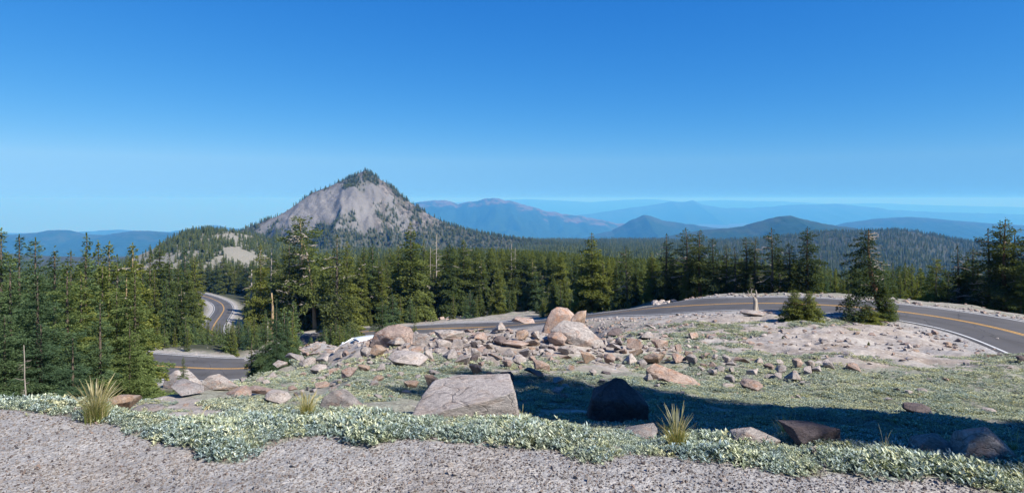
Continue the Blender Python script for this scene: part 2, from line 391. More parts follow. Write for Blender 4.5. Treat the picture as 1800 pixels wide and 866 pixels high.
def mat_rock(name, a, b, c, stain, stain_amt):
    m, nt, out = new_mat(name)
    P = obj_coord(nt)
    oi = nt.nodes.new('ShaderNodeObjectInfo')
    add = nt.nodes.new('ShaderNodeVectorMath'); add.operation = 'ADD'
    nt.links.new(P, add.inputs[0])
    cmb = nt.nodes.new('ShaderNodeCombineXYZ')
    nt.links.new(math_(nt, 'MULTIPLY', oi.outputs['Random'], 40.0), cmb.inputs[0]); nt.links.new(cmb.outputs[0], add.inputs[1])
    V = add.outputs[0]
    n1 = noise(nt, V, 1.6, 6, 0.6); n2 = noise(nt, V, 9, 6, 0.7); n3 = noise(nt, V, 55, 3, 0.7)
    col = ramp(nt, n1, [(0.3, a), (0.5, b), (0.7, c)])
    col = mix(nt, math_(nt, 'MULTIPLY', smooth(nt, noise(nt, V, 2.3, 5, 0.65), 0.5, 0.62), stain_amt), col, stain)
    col = mix(nt, 1.0, col, ramp(nt, n2, [(0.28, (0.5, 0.49, 0.5)), (0.72, (1.25, 1.22, 1.18))]), 'MULTIPLY')
    col = mix(nt, 1.0, col, ramp(nt, n3, [(0.3, (0.7, 0.7, 0.7)), (0.7, (1.18, 1.18, 1.18))]), 'MULTIPLY')
    col = mix(nt, 1.0, col, ramp(nt, oi.outputs['Random'], [(0, (0.82, 0.82, 0.84)), (1, (1.12, 1.09, 1.06))]), 'MULTIPLY')
    # black lichen flecks
    col = mix(nt, smooth(nt, noise(nt, V, 16, 5, 0.8), 0.64, 0.72), col, (0.09, 0.085, 0.08))
    vein = math_(nt, 'ABSOLUTE', math_(nt, 'SUBTRACT', noise(nt, V, 0.9, 3, 0.5, 0.6), 0.5))
    vf = math_(nt, 'SUBTRACT', 1.0, smooth(nt, vein, 0.002, 0.014))
    col = mix(nt, math_(nt, 'MULTIPLY', vf, 0.45), col, (0.06, 0.05, 0.045))
    h = math_(nt, 'ADD', math_(nt, 'MULTIPLY', n2, 0.7), math_(nt, 'MULTIPLY', n3, 0.3))
    h = math_(nt, 'SUBTRACT', h, math_(nt, 'MULTIPLY', vf, 0.25))
    bsdf(nt, out, col, 0.9, bump(nt, h, 0.7, 0.06), 0.2)
    return m
M['rock_grey'] = mat_rock('grey_rock', (0.25, 0.235, 0.225), (0.35, 0.325, 0.305), (0.45, 0.42, 0.39), (0.34, 0.22, 0.16), 0.5)
M['rock_pink'] = mat_rock('pink_rock', (0.26, 0.205, 0.18), (0.36, 0.285, 0.245), (0.43, 0.36, 0.315), (0.36, 0.22, 0.15), 0.8)
M['rock_orange'] = mat_rock('orange_rock', (0.28, 0.2, 0.15), (0.37, 0.265, 0.19), (0.44, 0.36, 0.29), (0.34, 0.31, 0.29), 0.6)
M['rock_pale'] = mat_rock('pale_rock', (0.35, 0.32, 0.3), (0.43, 0.395, 0.37), (0.5, 0.46, 0.43), (0.4, 0.32, 0.26), 0.5)
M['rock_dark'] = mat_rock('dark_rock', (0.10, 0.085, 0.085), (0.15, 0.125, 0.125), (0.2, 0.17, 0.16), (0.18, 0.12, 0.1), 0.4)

def mat_needle(name, c0, c1, c2, trans=0.25):
    m, nt, out = new_mat(name)
    g = nt.nodes.new('ShaderNodeNewGeometry')
    oi = nt.nodes.new('ShaderNodeObjectInfo')
    col = ramp(nt, g.outputs['Random Per Island'], [(0.0, c0), (0.55, c1), (1.0, c2)])
    col = mix(nt, 1.0, col, ramp(nt, oi.outputs['Random'], [(0, (0.6, 0.68, 0.76)), (0.5, (1.0, 1.0, 0.95)), (1, (1.35, 1.2, 0.85))]), 'MULTIPLY')
    d = nt.nodes.new('ShaderNodeBsdfDiffuse'); t = nt.nodes.new('ShaderNodeBsdfTranslucent')
    nt.links.new(col, d.inputs[0])
    nt.links.new(mix(nt, 1.0, col, (1.1, 1.25, 0.6), 'MULTIPLY'), t.inputs[0])
    mx = nt.nodes.new('ShaderNodeMixShader'); mx.inputs[0].default_value = trans
    nt.links.new(d.outputs[0], mx.inputs[1]); nt.links.new(t.outputs[0], mx.inputs[2])
    nt.links.new(mx.outputs[0], out.inputs['Surface'])
    return m
M['needle'] = mat_needle('green_needles', (0.085, 0.105, 0.034), (0.12, 0.15, 0.048), (0.175, 0.195, 0.068), 0.33)
M['needle_blue'] = mat_needle('bluish_needles', (0.058, 0.092, 0.045), (0.092, 0.138, 0.066), (0.14, 0.19, 0.095), 0.28)
M['needle_dark'] = mat_needle('dark_needles', (0.045, 0.06, 0.025), (0.072, 0.092, 0.037), (0.12, 0.14, 0.058))
M['needle_far'] = mat_needle('distant_needles', (0.045, 0.06, 0.028), (0.068, 0.088, 0.04), (0.095, 0.115, 0.052))
M['silver'] = mat_needle('silver_leaf', (0.12, 0.155, 0.11), (0.26, 0.31, 0.26), (0.54, 0.6, 0.57), 0.12)
M['sage'] = mat_needle('grey_green_leaf', (0.16, 0.18, 0.13), (0.29, 0.315, 0.245), (0.44, 0.465, 0.39), 0.15)
M['straw'] = mat_needle('straw', (0.22, 0.19, 0.08), (0.38, 0.33, 0.18), (0.62, 0.54, 0.38), 0.3)
M['grass_base'] = mat_needle('green_blade', (0.12, 0.14, 0.03), (0.2, 0.22, 0.05), (0.3, 0.3, 0.09), 0.3)

def mat_bark(name, a, b, sc=6):
    m, nt, out = new_mat(name)
    P = obj_coord(nt)
    mp = nt.nodes.new('ShaderNodeMapping'); nt.links.new(P, mp.inputs[0]); mp.inputs['Scale'].default_value = (1, 1, 0.16)
    n = noise(nt, mp.outputs[0], sc, 6, 0.7)
    bsdf(nt, out, ramp(nt, n, [(0.3, a), (0.7, b)]), 0.95, bump(nt, n, 0.8, 0.06), 0.1)
    return m
M['bark'] = mat_bark('grey_brown_bark', (0.06, 0.046, 0.036), (0.15, 0.118, 0.09))
M['bark_gold'] = mat_bark('golden_bark', (0.2, 0.14, 0.075), (0.42, 0.31, 0.19))
M['bark_red'] = mat_bark('red_bark', (0.1, 0.05, 0.035), (0.25, 0.14, 0.095))
M['dead'] = mat_bark('bleached_wood', (0.2, 0.17, 0.14), (0.42, 0.37, 0.31), 5)

def mat_asphalt():
    m, nt, out = new_mat('asphalt')
    P = geo_pos(nt)
    n1 = noise(nt, P, 0.25, 5, 0.6); n2 = noise(nt, P, 30, 3, 0.6)
    a = N(nt, 'ShaderNodeAttribute', attribute_name='across')
    ac = nt.nodes.new('ShaderNodeSeparateColor'); nt.links.new(a.outputs['Color'], ac.inputs[0])
    col = ramp(nt, n1, [(0.3, (0.05, 0.047, 0.045)), (0.7, (0.085, 0.08, 0.075))])
    col = mix(nt, 1.0, col, ramp(nt, n2, [(0.3, (0.8, 0.8, 0.8)), (0.7, (1.2, 1.2, 1.2))]), 'MULTIPLY')
    pt = voro(nt, P, 0.16, out='Color', rand=0.9); pc = nt.nodes.new('ShaderNodeSeparateColor'); nt.links.new(pt, pc.inputs[0])
    col = mix(nt, 1.0, col, ramp(nt, pc.outputs[0], [(0.0, (0.86, 0.86, 0.86)), (1.0, (1.12, 1.12, 1.12))]), 'MULTIPLY')
    wob = nt.nodes.new('ShaderNodeVectorMath'); wob.operation = 'ADD'; nt.links.new(P, wob.inputs[0])
    wn_ = nt.nodes.new('ShaderNodeTexNoise'); wn_.inputs['Scale'].default_value = 0.8; nt.links.new(P, wn_.inputs['Vector']); nt.links.new(wn_.outputs['Color'], wob.inputs[1])
    ck = voro(nt, wob.outputs[0], 0.3, 'DISTANCE_TO_EDGE')
    col = mix(nt, math_(nt, 'MULTIPLY', math_(nt, 'SUBTRACT', 1.0, smooth(nt, ck, 0.004, 0.016)), 0.75), col, (0.02, 0.02, 0.02))
    # paler polished wheel tracks
    wt = math_(nt, 'ABSOLUTE', math_(nt, 'SINE', math_(nt, 'MULTIPLY', ac.outputs[0], 12.56)))
    col = mix(nt, math_(nt, 'MULTIPLY', wt, 0.25), col, (0.12, 0.115, 0.12))
    bsdf(nt, out, col, 0.85, bump(nt, n2, 0.3, 0.01), 0.3)
    return m
M['asphalt'] = mat_asphalt()
def mat_paint(name, c):
    m, nt, out = new_mat(name)
    P = geo_pos(nt)
    n = noise(nt, P, 6, 5, 0.75)
    bsdf(nt, out, mix(nt, smooth(nt, n, 0.55, 0.66), c, (0.12, 0.13, 0.13)), 0.7, None, 0.3)
    return m
M['yellow'] = mat_paint('yellow_paint', (0.5, 0.28, 0.07))
M['white'] = mat_paint('white_paint', (0.5, 0.5, 0.49))
def mat_shoulder():
    m, nt, out = new_mat('gravel_shoulder')
    P = geo_pos(nt)
    v = voro(nt, P, 14, out='Color'); c = nt.nodes.new('ShaderNodeSeparateColor'); nt.links.new(v, c.inputs[0])
    col = ramp(nt, c.outputs[0], [(0, (0.22, 0.21, 0.2)), (0.6, (0.34, 0.32, 0.3)), (1, (0.46, 0.43, 0.4))])
    n = noise(nt, P, 1.2, 5, 0.6)
    col = mix(nt, 1.0, col, ramp(nt, n, [(0.3, (0.8, 0.79, 0.77)), (0.7, (1.1, 1.1, 1.08))]), 'MULTIPLY')
    bsdf(nt, out, col, 0.95, bump(nt, noise(nt, P, 20, 4, 0.7), 0.6, 0.05), 0.1)
    return m
M['shoulder'] = mat_shoulder()

# ------------------------------------------------------------------ mesh helpers
def mesh_np(name, V, faces, nper, mats, smooth_=False, mi=None, island=None):
    me = bpy.data.meshes.new(name)
    V = np.asarray(V, np.float32); faces = np.asarray(faces, np.int32)
    nf = len(faces)
    me.vertices.add(len(V)); me.vertices.foreach_set('co', V.ravel())
    me.loops.add(nf * nper); me.loops.foreach_set('vertex_index', faces.ravel())
    me.polygons.add(nf)
    me.polygons.foreach_set('loop_start', np.arange(0, nf * nper, nper, dtype=np.int32))
    me.polygons.foreach_set('loop_total', np.full(nf, nper, np.int32))
    if smooth_: me.polygons.foreach_set('use_smooth', np.ones(nf, bool))
    if mi is not None: me.polygons.foreach_set('material_index', np.asarray(mi, np.int32))
    for mt in (mats if isinstance(mats, (list, tuple)) else [mats]): me.materials.append(mt)
    me.update(calc_edges=True)
    me.validate()
    return me
def link(name, data, parent=None):
    o = bpy.data.objects.new(name, data); COL.objects.link(o)
    if parent is not None: o.parent = parent
    return o
def tag(o, label=None, cat=None, group=None, kind=None):
    if label: o['label'] = label
    if cat: o['category'] = cat
    if group: o['group'] = group
    if kind: o['kind'] = kind
    return o
class MB:
    def __init__(s): s.v = []; s.f = []
    def tube(s, pts, rad, n=6, cap=True):
        pts = [Vector(p) for p in pts]; b = len(s.v)
        ref = Vector((0.31, 0.77, 0.55))
        for i, p in enumerate(pts):
            d = (pts[min(i + 1, len(pts) - 1)] - pts[max(i - 1, 0)])
            d = d.normalized() if d.length > 1e-9 else Vector((0, 0, 1))
            a = d.cross(ref)
            if a.length < 1e-3: a = d.cross(Vector((1, 0, 0)))
            a.normalize(); c = d.cross(a)
            for k in range(n):
                t = 2 * math.pi * k / n
                s.v.append(p + (a * math.cos(t) + c * math.sin(t)) * rad[i])
        for i in range(len(pts) - 1):
            for k in range(n):
                k2 = (k + 1) % n
                s.f.append((b + i*n + k, b + i*n + k2, b + (i+1)*n + k2, b + (i+1)*n + k))
        if cap:
            s.f.append(tuple(b + k for k in range(n))[::-1]); s.f.append(tuple(b + (len(pts)-1)*n + k for k in range(n)))
    def mesh(s, name, mat, smooth_=True):
        me = bpy.data.meshes.new(name)
        me.from_pydata([tuple(v) for v in s.v], [], s.f); me.materials.append(mat)
        if smooth_:
            me.polygons.foreach_set('use_smooth', [True] * len(me.polygons))
        me.update(); me.validate()
        return me

# ------------------------------------------------------------------ ground sheet
def zones(x, y, z):
    r = np.hypot(x, y); az = np.arctan2(x, y)
    azc = np.clip(az, -0.83, 0.80)
    u = U0 + F * np.tan(azc); D = r * np.cos(azc)
    v = V0 - F * z / np.maximum(D, 0.5)
    de = edge_D(u) + (fbm(x * 1.7, y * 1.7, 8, 3) - 0.5) * 0.5
    grav = 1 - sstep(-0.12, 0.12, D - de)
    grav = np.maximum(grav, 1 - sstep(-0.2, 0.2, np.cos(az) + 0.05 * r * 0))
    d, zr, w = road_near(x, y)
    sh = 1 - sstep(0.6, 2.0, d - w)
    grav = np.maximum(grav, sh * 0.9)
    # gravel lay-by where the car stands
    lot = np.exp(-(((x + 10.5) / 5.0) ** 2 + ((y - 42) / 5.5) ** 2) ** 2)
    grav = np.maximum(grav, sstep(0.4, 0.6, lot))
    mat = cover(u, v, D, x, y)
    fo = forest_mask(u, D, d, w)
    return grav, mat, fo

def blob(u, v, cu, cv, ru, rv):
    return np.exp(-(((u - cu) / ru) ** 2 + ((v - cv) / rv) ** 2))
def cover(u, v, D, x, y):
    """how much of the ground the low grey-green mats take, 0..1"""
    c = 0.55 + 0 * u
    c = c + 0.27 * sstep(1000, 1200, u) * sstep(640, 665, v)
    c = c - 0.42 * blob(u, v, 850, 605, 260, 34)                     # boulder pile
    c = c - 0.75 * blob(u, v, 1600, 603, 170, 28)                    # bare pumice of the island
    c = c - 0.5 * blob(u, v, 1400, 598, 120, 16)
    c = c - 0.25 * blob(u, v, 330, 715, 70, 22)
    c = c - 0.35 * blob(u, v, 600, 620, 60, 12)
    c = c - 0.25 * blob(u, v, 1290, 560, 120, 14)
    c = c + 0.35 * (1 - sstep(0.15, 0.9, D - edge_D(u)))
    return np.clip(c, 0, 1)
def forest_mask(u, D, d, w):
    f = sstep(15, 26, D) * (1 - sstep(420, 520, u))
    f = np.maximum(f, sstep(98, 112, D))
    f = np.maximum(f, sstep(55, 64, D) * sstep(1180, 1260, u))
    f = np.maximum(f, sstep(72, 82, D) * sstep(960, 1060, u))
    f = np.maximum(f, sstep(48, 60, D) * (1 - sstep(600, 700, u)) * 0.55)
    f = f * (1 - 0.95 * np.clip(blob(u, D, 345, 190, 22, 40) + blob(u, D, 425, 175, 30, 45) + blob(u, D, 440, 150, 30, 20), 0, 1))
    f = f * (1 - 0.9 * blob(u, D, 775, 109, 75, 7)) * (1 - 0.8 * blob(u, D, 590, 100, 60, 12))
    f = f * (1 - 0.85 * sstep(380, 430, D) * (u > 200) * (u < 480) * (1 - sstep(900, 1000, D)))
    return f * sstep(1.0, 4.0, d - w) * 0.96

azd = np.arange(-52, 52.01, 0.13)
azs = np.r_[np.arange(-180, -52, 4.0), azd, np.arange(54, 180.1, 4.0)]
azs = np.unique(np.round(azs, 4))
rs = np.r_[np.exp(np.arange(math.log(0.25), math.log(3.0), 0.06)), np.exp(np.arange(math.log(3.0), math.log(330), 0.0075)), np.exp(np.arange(math.log(330), math.log(62000), 0.02))]
A, Rr = np.meshgrid(np.radians(azs), rs)
# make the rings straight rows inside the view so they follow depth
azc_ = np.clip(A, -0.83, 0.80)
Rd = Rr / np.cos(azc_)
GX = Rd * np.sin(A); GY = Rd * np.cos(A)
GZ = H(GX, GY)
nr, na = A.shape
idx = np.arange(nr * na).reshape(nr, na)
Q = np.stack([idx[:-1, :-1], idx[:-1, 1:], idx[1:, 1:], idx[1:, :-1]], -1).reshape(-1, 4)
# close the ring and the centre
V = np.stack([GX, GY, GZ], -1).reshape(-1, 3)
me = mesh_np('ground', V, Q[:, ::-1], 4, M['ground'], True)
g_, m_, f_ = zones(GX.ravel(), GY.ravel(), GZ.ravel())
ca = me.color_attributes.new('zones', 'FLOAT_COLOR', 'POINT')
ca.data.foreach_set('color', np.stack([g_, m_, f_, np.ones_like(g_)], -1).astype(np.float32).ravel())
ground = tag(link('ground', me), kind='structure')

# ------------------------------------------------------------------ road and markings
def strip(name, mat, o0, o1, dz, r0=0, r1=None, sub=1, dz1=None):
    R = ROAD[r0:r1]
    nrm = RN[r0:r1]; bk = BANK[r0:r1]
    cols = []
    for k in range(sub + 1):
        a = o0(R) + (o1(R) - o0(R)) * k / sub
        dzk = dz if dz1 is None else dz + (dz1 - dz) * (k / sub)
        cols.append(np.c_[R[:, 0] + nrm[:, 0] * a, R[:, 1] + nrm[:, 1] * a, R[:, 2] + dzk + bk * a])
    Vv = np.stack(cols, 1).reshape(-1, 3)
    n = len(R); i = np.arange(n * (sub + 1)).reshape(n, sub + 1)
    q = np.stack([i[:-1, :-1], i[1:, :-1], i[1:, 1:], i[:-1, 1:]], -1).reshape(-1, 4)
    me = mesh_np(name, Vv, q, 4, mat)
    ca = me.color_attributes.new('across', 'FLOAT_COLOR', 'POINT')
    ac = np.tile(np.linspace(0, 1, sub + 1), n)
    ca.data.foreach_set('color', np.stack([ac, ac, ac, ac * 0 + 1], -1).astype(np.float32).ravel())
    if me.polygons[0].normal.z < 0: me.flip_normals()
    return tag(link(name, me), kind='structure')
W = lambda k, o=0.0: (lambda R: R[:, 3] * k + o)
road = strip('road', M['asphalt'], W(-1), W(1), 0.03, sub=8)
strip('road_shoulder', M['shoulder'], W(1, -0.05), lambda R: R[:, 3] + 0.9 + 0.4 * np.sin(np.arange(len(R)) * 0.37) * np.sin(np.arange(len(R)) * 0.11), 0.018, dz1=-0.09)
strip('road_shoulder', M['shoulder'], lambda R: -R[:, 3] - 1.0 - 0.4 * np.sin(np.arange(len(R)) * 0.31) * np.sin(np.arange(len(R)) * 0.13), W(-1, 0.05), -0.09, dz1=0.018)
strip('edge_line', M['white'], W(1, -0.42), W(1, -0.27), 0.036)
strip('edge_line', M['white'], W(-1, 0.27), W(-1, 0.42), 0.036)
strip('centre_line', M['yellow'], W(0, 0.05), W(0, 0.18), 0.036)
strip('centre_line', M['yellow'], W(0, -0.18), W(0, -0.05), 0.036)

# ------------------------------------------------------------------ the pumice peak
PEAK_Y = 1400.0
SKY1 = [(380, 440), (420, 418), (440, 403), (470, 390), (500, 378), (520, 366), (540, 350), (560, 337), (580, 329), (600, 321), (615, 314), (632, 305), (641, 300), (652, 305), (665, 313), (680, 322), (695, 333), (715, 350), (735, 364), (760, 379), (790, 394), (830, 406), (880, 414), (950, 423), (1050, 432), (1150, 440)]
def mount_z(x, y):
    u = U0 + F * x / PEAK_Y
    v = np.interp(u, [s[0] for s in SKY1], [s[1] for s in SKY1])
    top = -(v - V0) / F * PEAK_Y
    dy = y - PEAK_Y
    # the ridge swings toward the viewer with distance from the summit
    xs = x - (641 - U0) / F * PEAK_Y
    dyr = np.abs(dy + 0.15 * np.abs(xs))
    z = top - 0.56 * np.where(dyr < 30, dyr * dyr / 60, dyr - 15) - 0.10 * np.abs(xs) * 0
    spur = np.abs(fbm((x + 0.35 * dy) * 0.011, dy * 0.0035, 33, 4) - 0.5) * 2
    k = sstep(0, 110, dyr)
    z = z - k * (spur * 42 - 10)
    z = z + (fbm(x * 0.035, y * 0.035, 44, 4) - 0.5) * 9 * sstep(4, 40, dyr)
    z = z + (fbm(x * 0.12, y * 0.12, 45, 2) - 0.5) * 4
    cr_ = np.abs(fbm(x * 0.05 + dy * 0.02, dy * 0.02, 48, 4) - 0.5) * 2
    z = z - sstep(0.25, 0.0, cr_) * 9 * np.clip(k, 0, 1) * (0.35 + 0.65 * sstep(640, 700, u))
    return z
def mat_mountain():
    m, nt, out = new_mat('pumice_slope')
    P = geo_pos(nt)
    g = nt.nodes.new('ShaderNodeNewGeometry'); sx = nt.nodes.new('ShaderNodeSeparateXYZ'); nt.links.new(P, sx.inputs[0])
    n1 = noise(nt, P, 0.012, 5, 0.6); n2 = noise(nt, P, 0.08, 6, 0.7)
    scree = ramp(nt, n1, [(0.3, (0.16, 0.155, 0.15)), (0.7, (0.235, 0.226, 0.218))])
    rock = ramp(nt, n2, [(0.35, (0.06, 0.055, 0.05)), (0.5, (0.14, 0.128, 0.115)), (0.66, (0.27, 0.245, 0.225))])
    rf = N(nt, 'ShaderNodeAttribute', attribute_name='zones')
    sep = nt.nodes.new('ShaderNodeSeparateColor'); nt.links.new(rf.outputs['Color'], sep.inputs[0])
    col = mix(nt, smooth(nt, math_(nt, 'ADD', sep.outputs[0], math_(nt, 'MULTIPLY', math_(nt, 'SUBTRACT', n2, 0.5), 0.8)), 0.35, 0.65), scree, rock)
    col = mix(nt, sep.outputs[2], col, (0.06, 0.065, 0.035))
    bsdf(nt, out, col, 0.95, bump(nt, noise(nt, P, 0.12, 7, 0.8), 1.0, 6.0), 0.1)
    return m
M['pumice'] = mat_mountain()
def rock_mask(x, y):
    u = U0 + F * x / PEAK_Y
    dy = y - PEAK_Y
    n = fbm(x * 0.02, y * 0.012, 61, 4)
    right = sstep(650, 720, u)
    ridge = 1 - sstep(12, 60, np.abs(dy + 0.15 * np.abs(u - 641) * 1.27))
    return np.clip(0.9 * right * (n > 0.38) + ridge * 0.8 + 0.5 * (n > 0.62), 0, 1)
def tree_mask(x, y, z):
    u = U0 + F * x / PEAK_Y
    v = V0 - F * z / y
    n = fbm(x * 0.022, y * 0.014, 71, 4)
    n2 = fbm(x * 0.006, y * 0.004, 77, 3)
    low = sstep(388, 408, v + (n - 0.5) * 40)
    right = sstep(668, 760, u + (n - 0.5) * 90)
    ridge = 1 - sstep(8, 26, np.abs(y - PEAK_Y + 0.15 * np.abs(u - 641) * 1.27))
    cl = sstep(0.56, 0.62, n) * sstep(0.42, 0.55, n2)
    scree = blob(u, v, 600, 362, 62, 26)
    t = np.maximum(np.maximum(low, 0.75 * right * sstep(0.36, 0.52, n)), np.maximum(ridge * 0.75 * sstep(0.35, 0.5, n), cl * 0.6))
    left = (1 - sstep(470, 520, u)) * sstep(0.45, 0.55, n) * 0.6
    t = np.maximum(t, left)
    t = t * (1 - 0.93 * scree)
    cl2 = fbm(x * 0.045, y * 0.03, 79, 3)
    full = np.maximum(sstep(398, 416, v + (n - 0.5) * 30) * sstep(540, 600, u), sstep(735, 820, u + (n - 0.5) * 70 + (v - 380) * 1.2))
    return np.maximum(np.clip(t * (0.25 + 1.6 * sstep(0.44, 0.6, cl2)), 0, 1), full)
mx_ = np.arange(-700, 420, 3.2); my_ = np.arange(1080, 1900, 3.6)
MX, MY = np.meshgrid(mx_, my_)
MZ = mount_z(MX, MY)
a, b = MX.shape
idx = np.arange(a * b).reshape(a, b)
Q = np.stack([idx[:-1, :-1], idx[:-1, 1:], idx[1:, 1:], idx[1:, :-1]], -1).reshape(-1, 4)
me = mesh_np('mountain', np.stack([MX, MY, MZ], -1).reshape(-1, 3), Q, 4, M['pumice'], True)
ca = me.color_attributes.new('zones', 'FLOAT_COLOR', 'POINT')
ca.data.foreach_set('color', np.stack([rock_mask(MX, MY), 0 * MX, tree_mask(MX, MY, MZ) * 0.8, 0 * MX + 1], -1).astype(np.float32).ravel())
tag(link('mountain', me), kind='structure')

# ------------------------------------------------------------------ far hills
def mat_far(name, c0, c1, bare, amt):
    m, nt, out = new_mat(name)
    P = geo_pos(nt)
    mp = nt.nodes.new('ShaderNodeMapping'); nt.links.new(P, mp.inputs[0])
    n1 = noise(nt, P, 0.0035, 8, 0.72); n2 = noise(nt, P, 0.02, 6, 0.75)
    col = ramp(nt, n2, [(0.35, c0), (0.65, c1)])
    z = N(nt, 'ShaderNodeAttribute', attribute_name='zones'); sep = nt.nodes.new('ShaderNodeSeparateColor'); nt.links.new(z.outputs['Color'], sep.inputs[0])
    f = smooth(nt, math_(nt, 'ADD', n1, math_(nt, 'MULTIPLY', math_(nt, 'SUBTRACT', sep.outputs[0], 0.5), 0.4)), 0.56, 0.66)
    col = mix(nt, math_(nt, 'MULTIPLY', f, amt), col, bare)
    bsdf(nt, out, col, 1.0, bump(nt, n2, 0.8, 12.0), 0.0)
    return m
M['hill'] = mat_far('forested_hill', (0.010, 0.026, 0.017), (0.026, 0.05, 0.03), (0.12, 0.11, 0.08), 0.15)
M['hill_bare'] = mat_far('hill_with_bare_rock', (0.010, 0.026, 0.018), (0.024, 0.048, 0.03), (0.14, 0.10, 0.075), 0.55)
M['plain'] = mat_far('pale_plain', (0.08, 0.09, 0.06), (0.13, 0.13, 0.09), (0.5, 0.45, 0.38), 0.6)
def ridge(name, Y, sky, slope, mat, amp, seed, pad=0.0, gaxis=0.0, drop=1.0, nx=260, ny=70):
    """a range of hills at distance Y whose crest passes the listed pixels"""
    us = [s[0] for s in sky]
    x0 = (us[0] - U0) / F * Y; x1 = (us[-1] - U0) / F * Y
    h0 = -(min(s[1] for s in sky) - V0) / F * Y
    depth = (1.35 * Y * 0.06 + 1.0 * Y * 0.03) * drop / slope
    xs = np.linspace(x0, x1, nx); ys = np.linspace(-depth, depth * 0.8, ny)
    X, DY = np.meshgrid(xs, ys)
    uu = U0 + F * X / Y
    top = -(np.interp(uu, us, [s[1] for s in sky]) - V0) / F * Y
    top = top + (fbm(X / Y * 90, X * 0 + seed, seed, 4) - 0.5) * amp * 0.5
    z = top - slope * (np.abs(DY) ** 1.0)
    g = np.abs(fbm(X / Y * 26 + DY / Y * 8, DY / Y * 16, seed + 3, 5) - 0.5) * 2
    z = z - sstep(0, depth * 0.25, np.abs(DY)) * (g * amp * 3.2 - amp * 0.6)
    Yg = Y + DY
    V = np.stack([X * 1.0, Yg, z], -1).reshape(-1, 3)
    idx = np.arange(ny * nx).reshape(ny, nx)
    Q = np.stack([idx[:-1, :-1], idx[:-1, 1:], idx[1:, 1:], idx[1:, :-1]], -1).reshape(-1, 4)
    me = mesh_np(name, V, Q, 4, mat, True)
    ca = me.color_attributes.new('zones', 'FLOAT_COLOR', 'POINT')
    near_top = np.clip(1 - (top - z) / (0.03 * Y), 0, 1)
    ca.data.foreach_set('color', np.stack([near_top, near_top, near_top, near_top * 0 + 1], -1).astype(np.float32).ravel())
    return tag(link(name, me), kind='structure')
ridge('mountain_range', 12000, [(560, 392), (640, 376), (700, 362), (740, 353), (765, 350.5), (785, 352), (805, 357), (830, 353), (848, 349), (865, 347), (885, 349), (905, 355), (935, 363), (970, 371), (1010, 377), (1060, 386), (1120, 396), (1200, 408), (1300, 420)], 0.30, M['hill_bare'], 105, 101)
ridge('hill', 8000, [(1000, 425), (1045, 411), (1075, 404), (1095, 394), (1112, 384), (1130, 377), (1143, 378), (1165, 386), (1200, 391), (1240, 397), (1290, 403), (1350, 412), (1430, 425)], 0.30, M['hill'], 32, 131)
ridge('hill', 4200, [(1120, 428), (1180, 412), (1230, 403), (1280, 399), (1310, 395), (1335, 387), (1350, 384), (1368, 379), (1388, 378), (1410, 384), (1445, 392), (1490, 398), (1540, 407), (1600, 420), (1680, 440)], 0.26, M['hill'], 20, 151)
ridge('hill', 9000, [(1380, 420), (1440, 402), (1490, 390), (1540, 383), (1590, 380), (1630, 382), (1680, 387), (1740, 391), (1800, 395), (1900, 400), (2050, 410)], 0.24, M['hill'], 22, 171)
ridge('distant_range', 23000, [(960, 384), (1040, 374), (1090, 366), (1130, 361), (1160, 357), (1178, 352), (1190, 354), (1202, 354), (1216, 351), (1232, 358), (1270, 364), (1320, 364), (1370, 360), (1420, 358), (1470, 357), (1520, 362), (1570, 368), (1650, 372), (1750, 374), (1850, 378), (2050, 384)], 0.22, M['hill'], 95, 191)
ridge('distant_range', 38000, [(560, 370), (640, 360), (740, 354), (800, 355), (870, 350), (930, 349), (980, 351), (1040, 354), (1100, 350), (1150, 349), (1200, 354), (1270, 350), (1320, 352), (1380, 353), (1450, 357), (1540, 356), (1620, 359), (1700, 361), (1800, 363), (1900, 366), (2050, 368)], 0.2, M['hill'], 80, 211)
# low blue hills at the far left
ridge('hill', 7500, [(-250, 418), (-100, 412), (30, 411), (70, 407), (90, 403), (118, 403), (145, 410), (185, 412), (210, 408), (240, 404), (262, 404), (300, 408), (350, 406), (400, 402), (440, 404), (520, 410), (600, 420)], 0.26, M['hill'], 16, 231)
ridge('distant_range', 16000, [(-250, 412), (-50, 408), (100, 408), (160, 405), (210, 402), (250, 405), (300, 406), (340, 400), (362, 396), (377, 394), (395, 398), (430, 402), (500, 406), (600, 412)], 0.22, M['hill'], 25, 251)

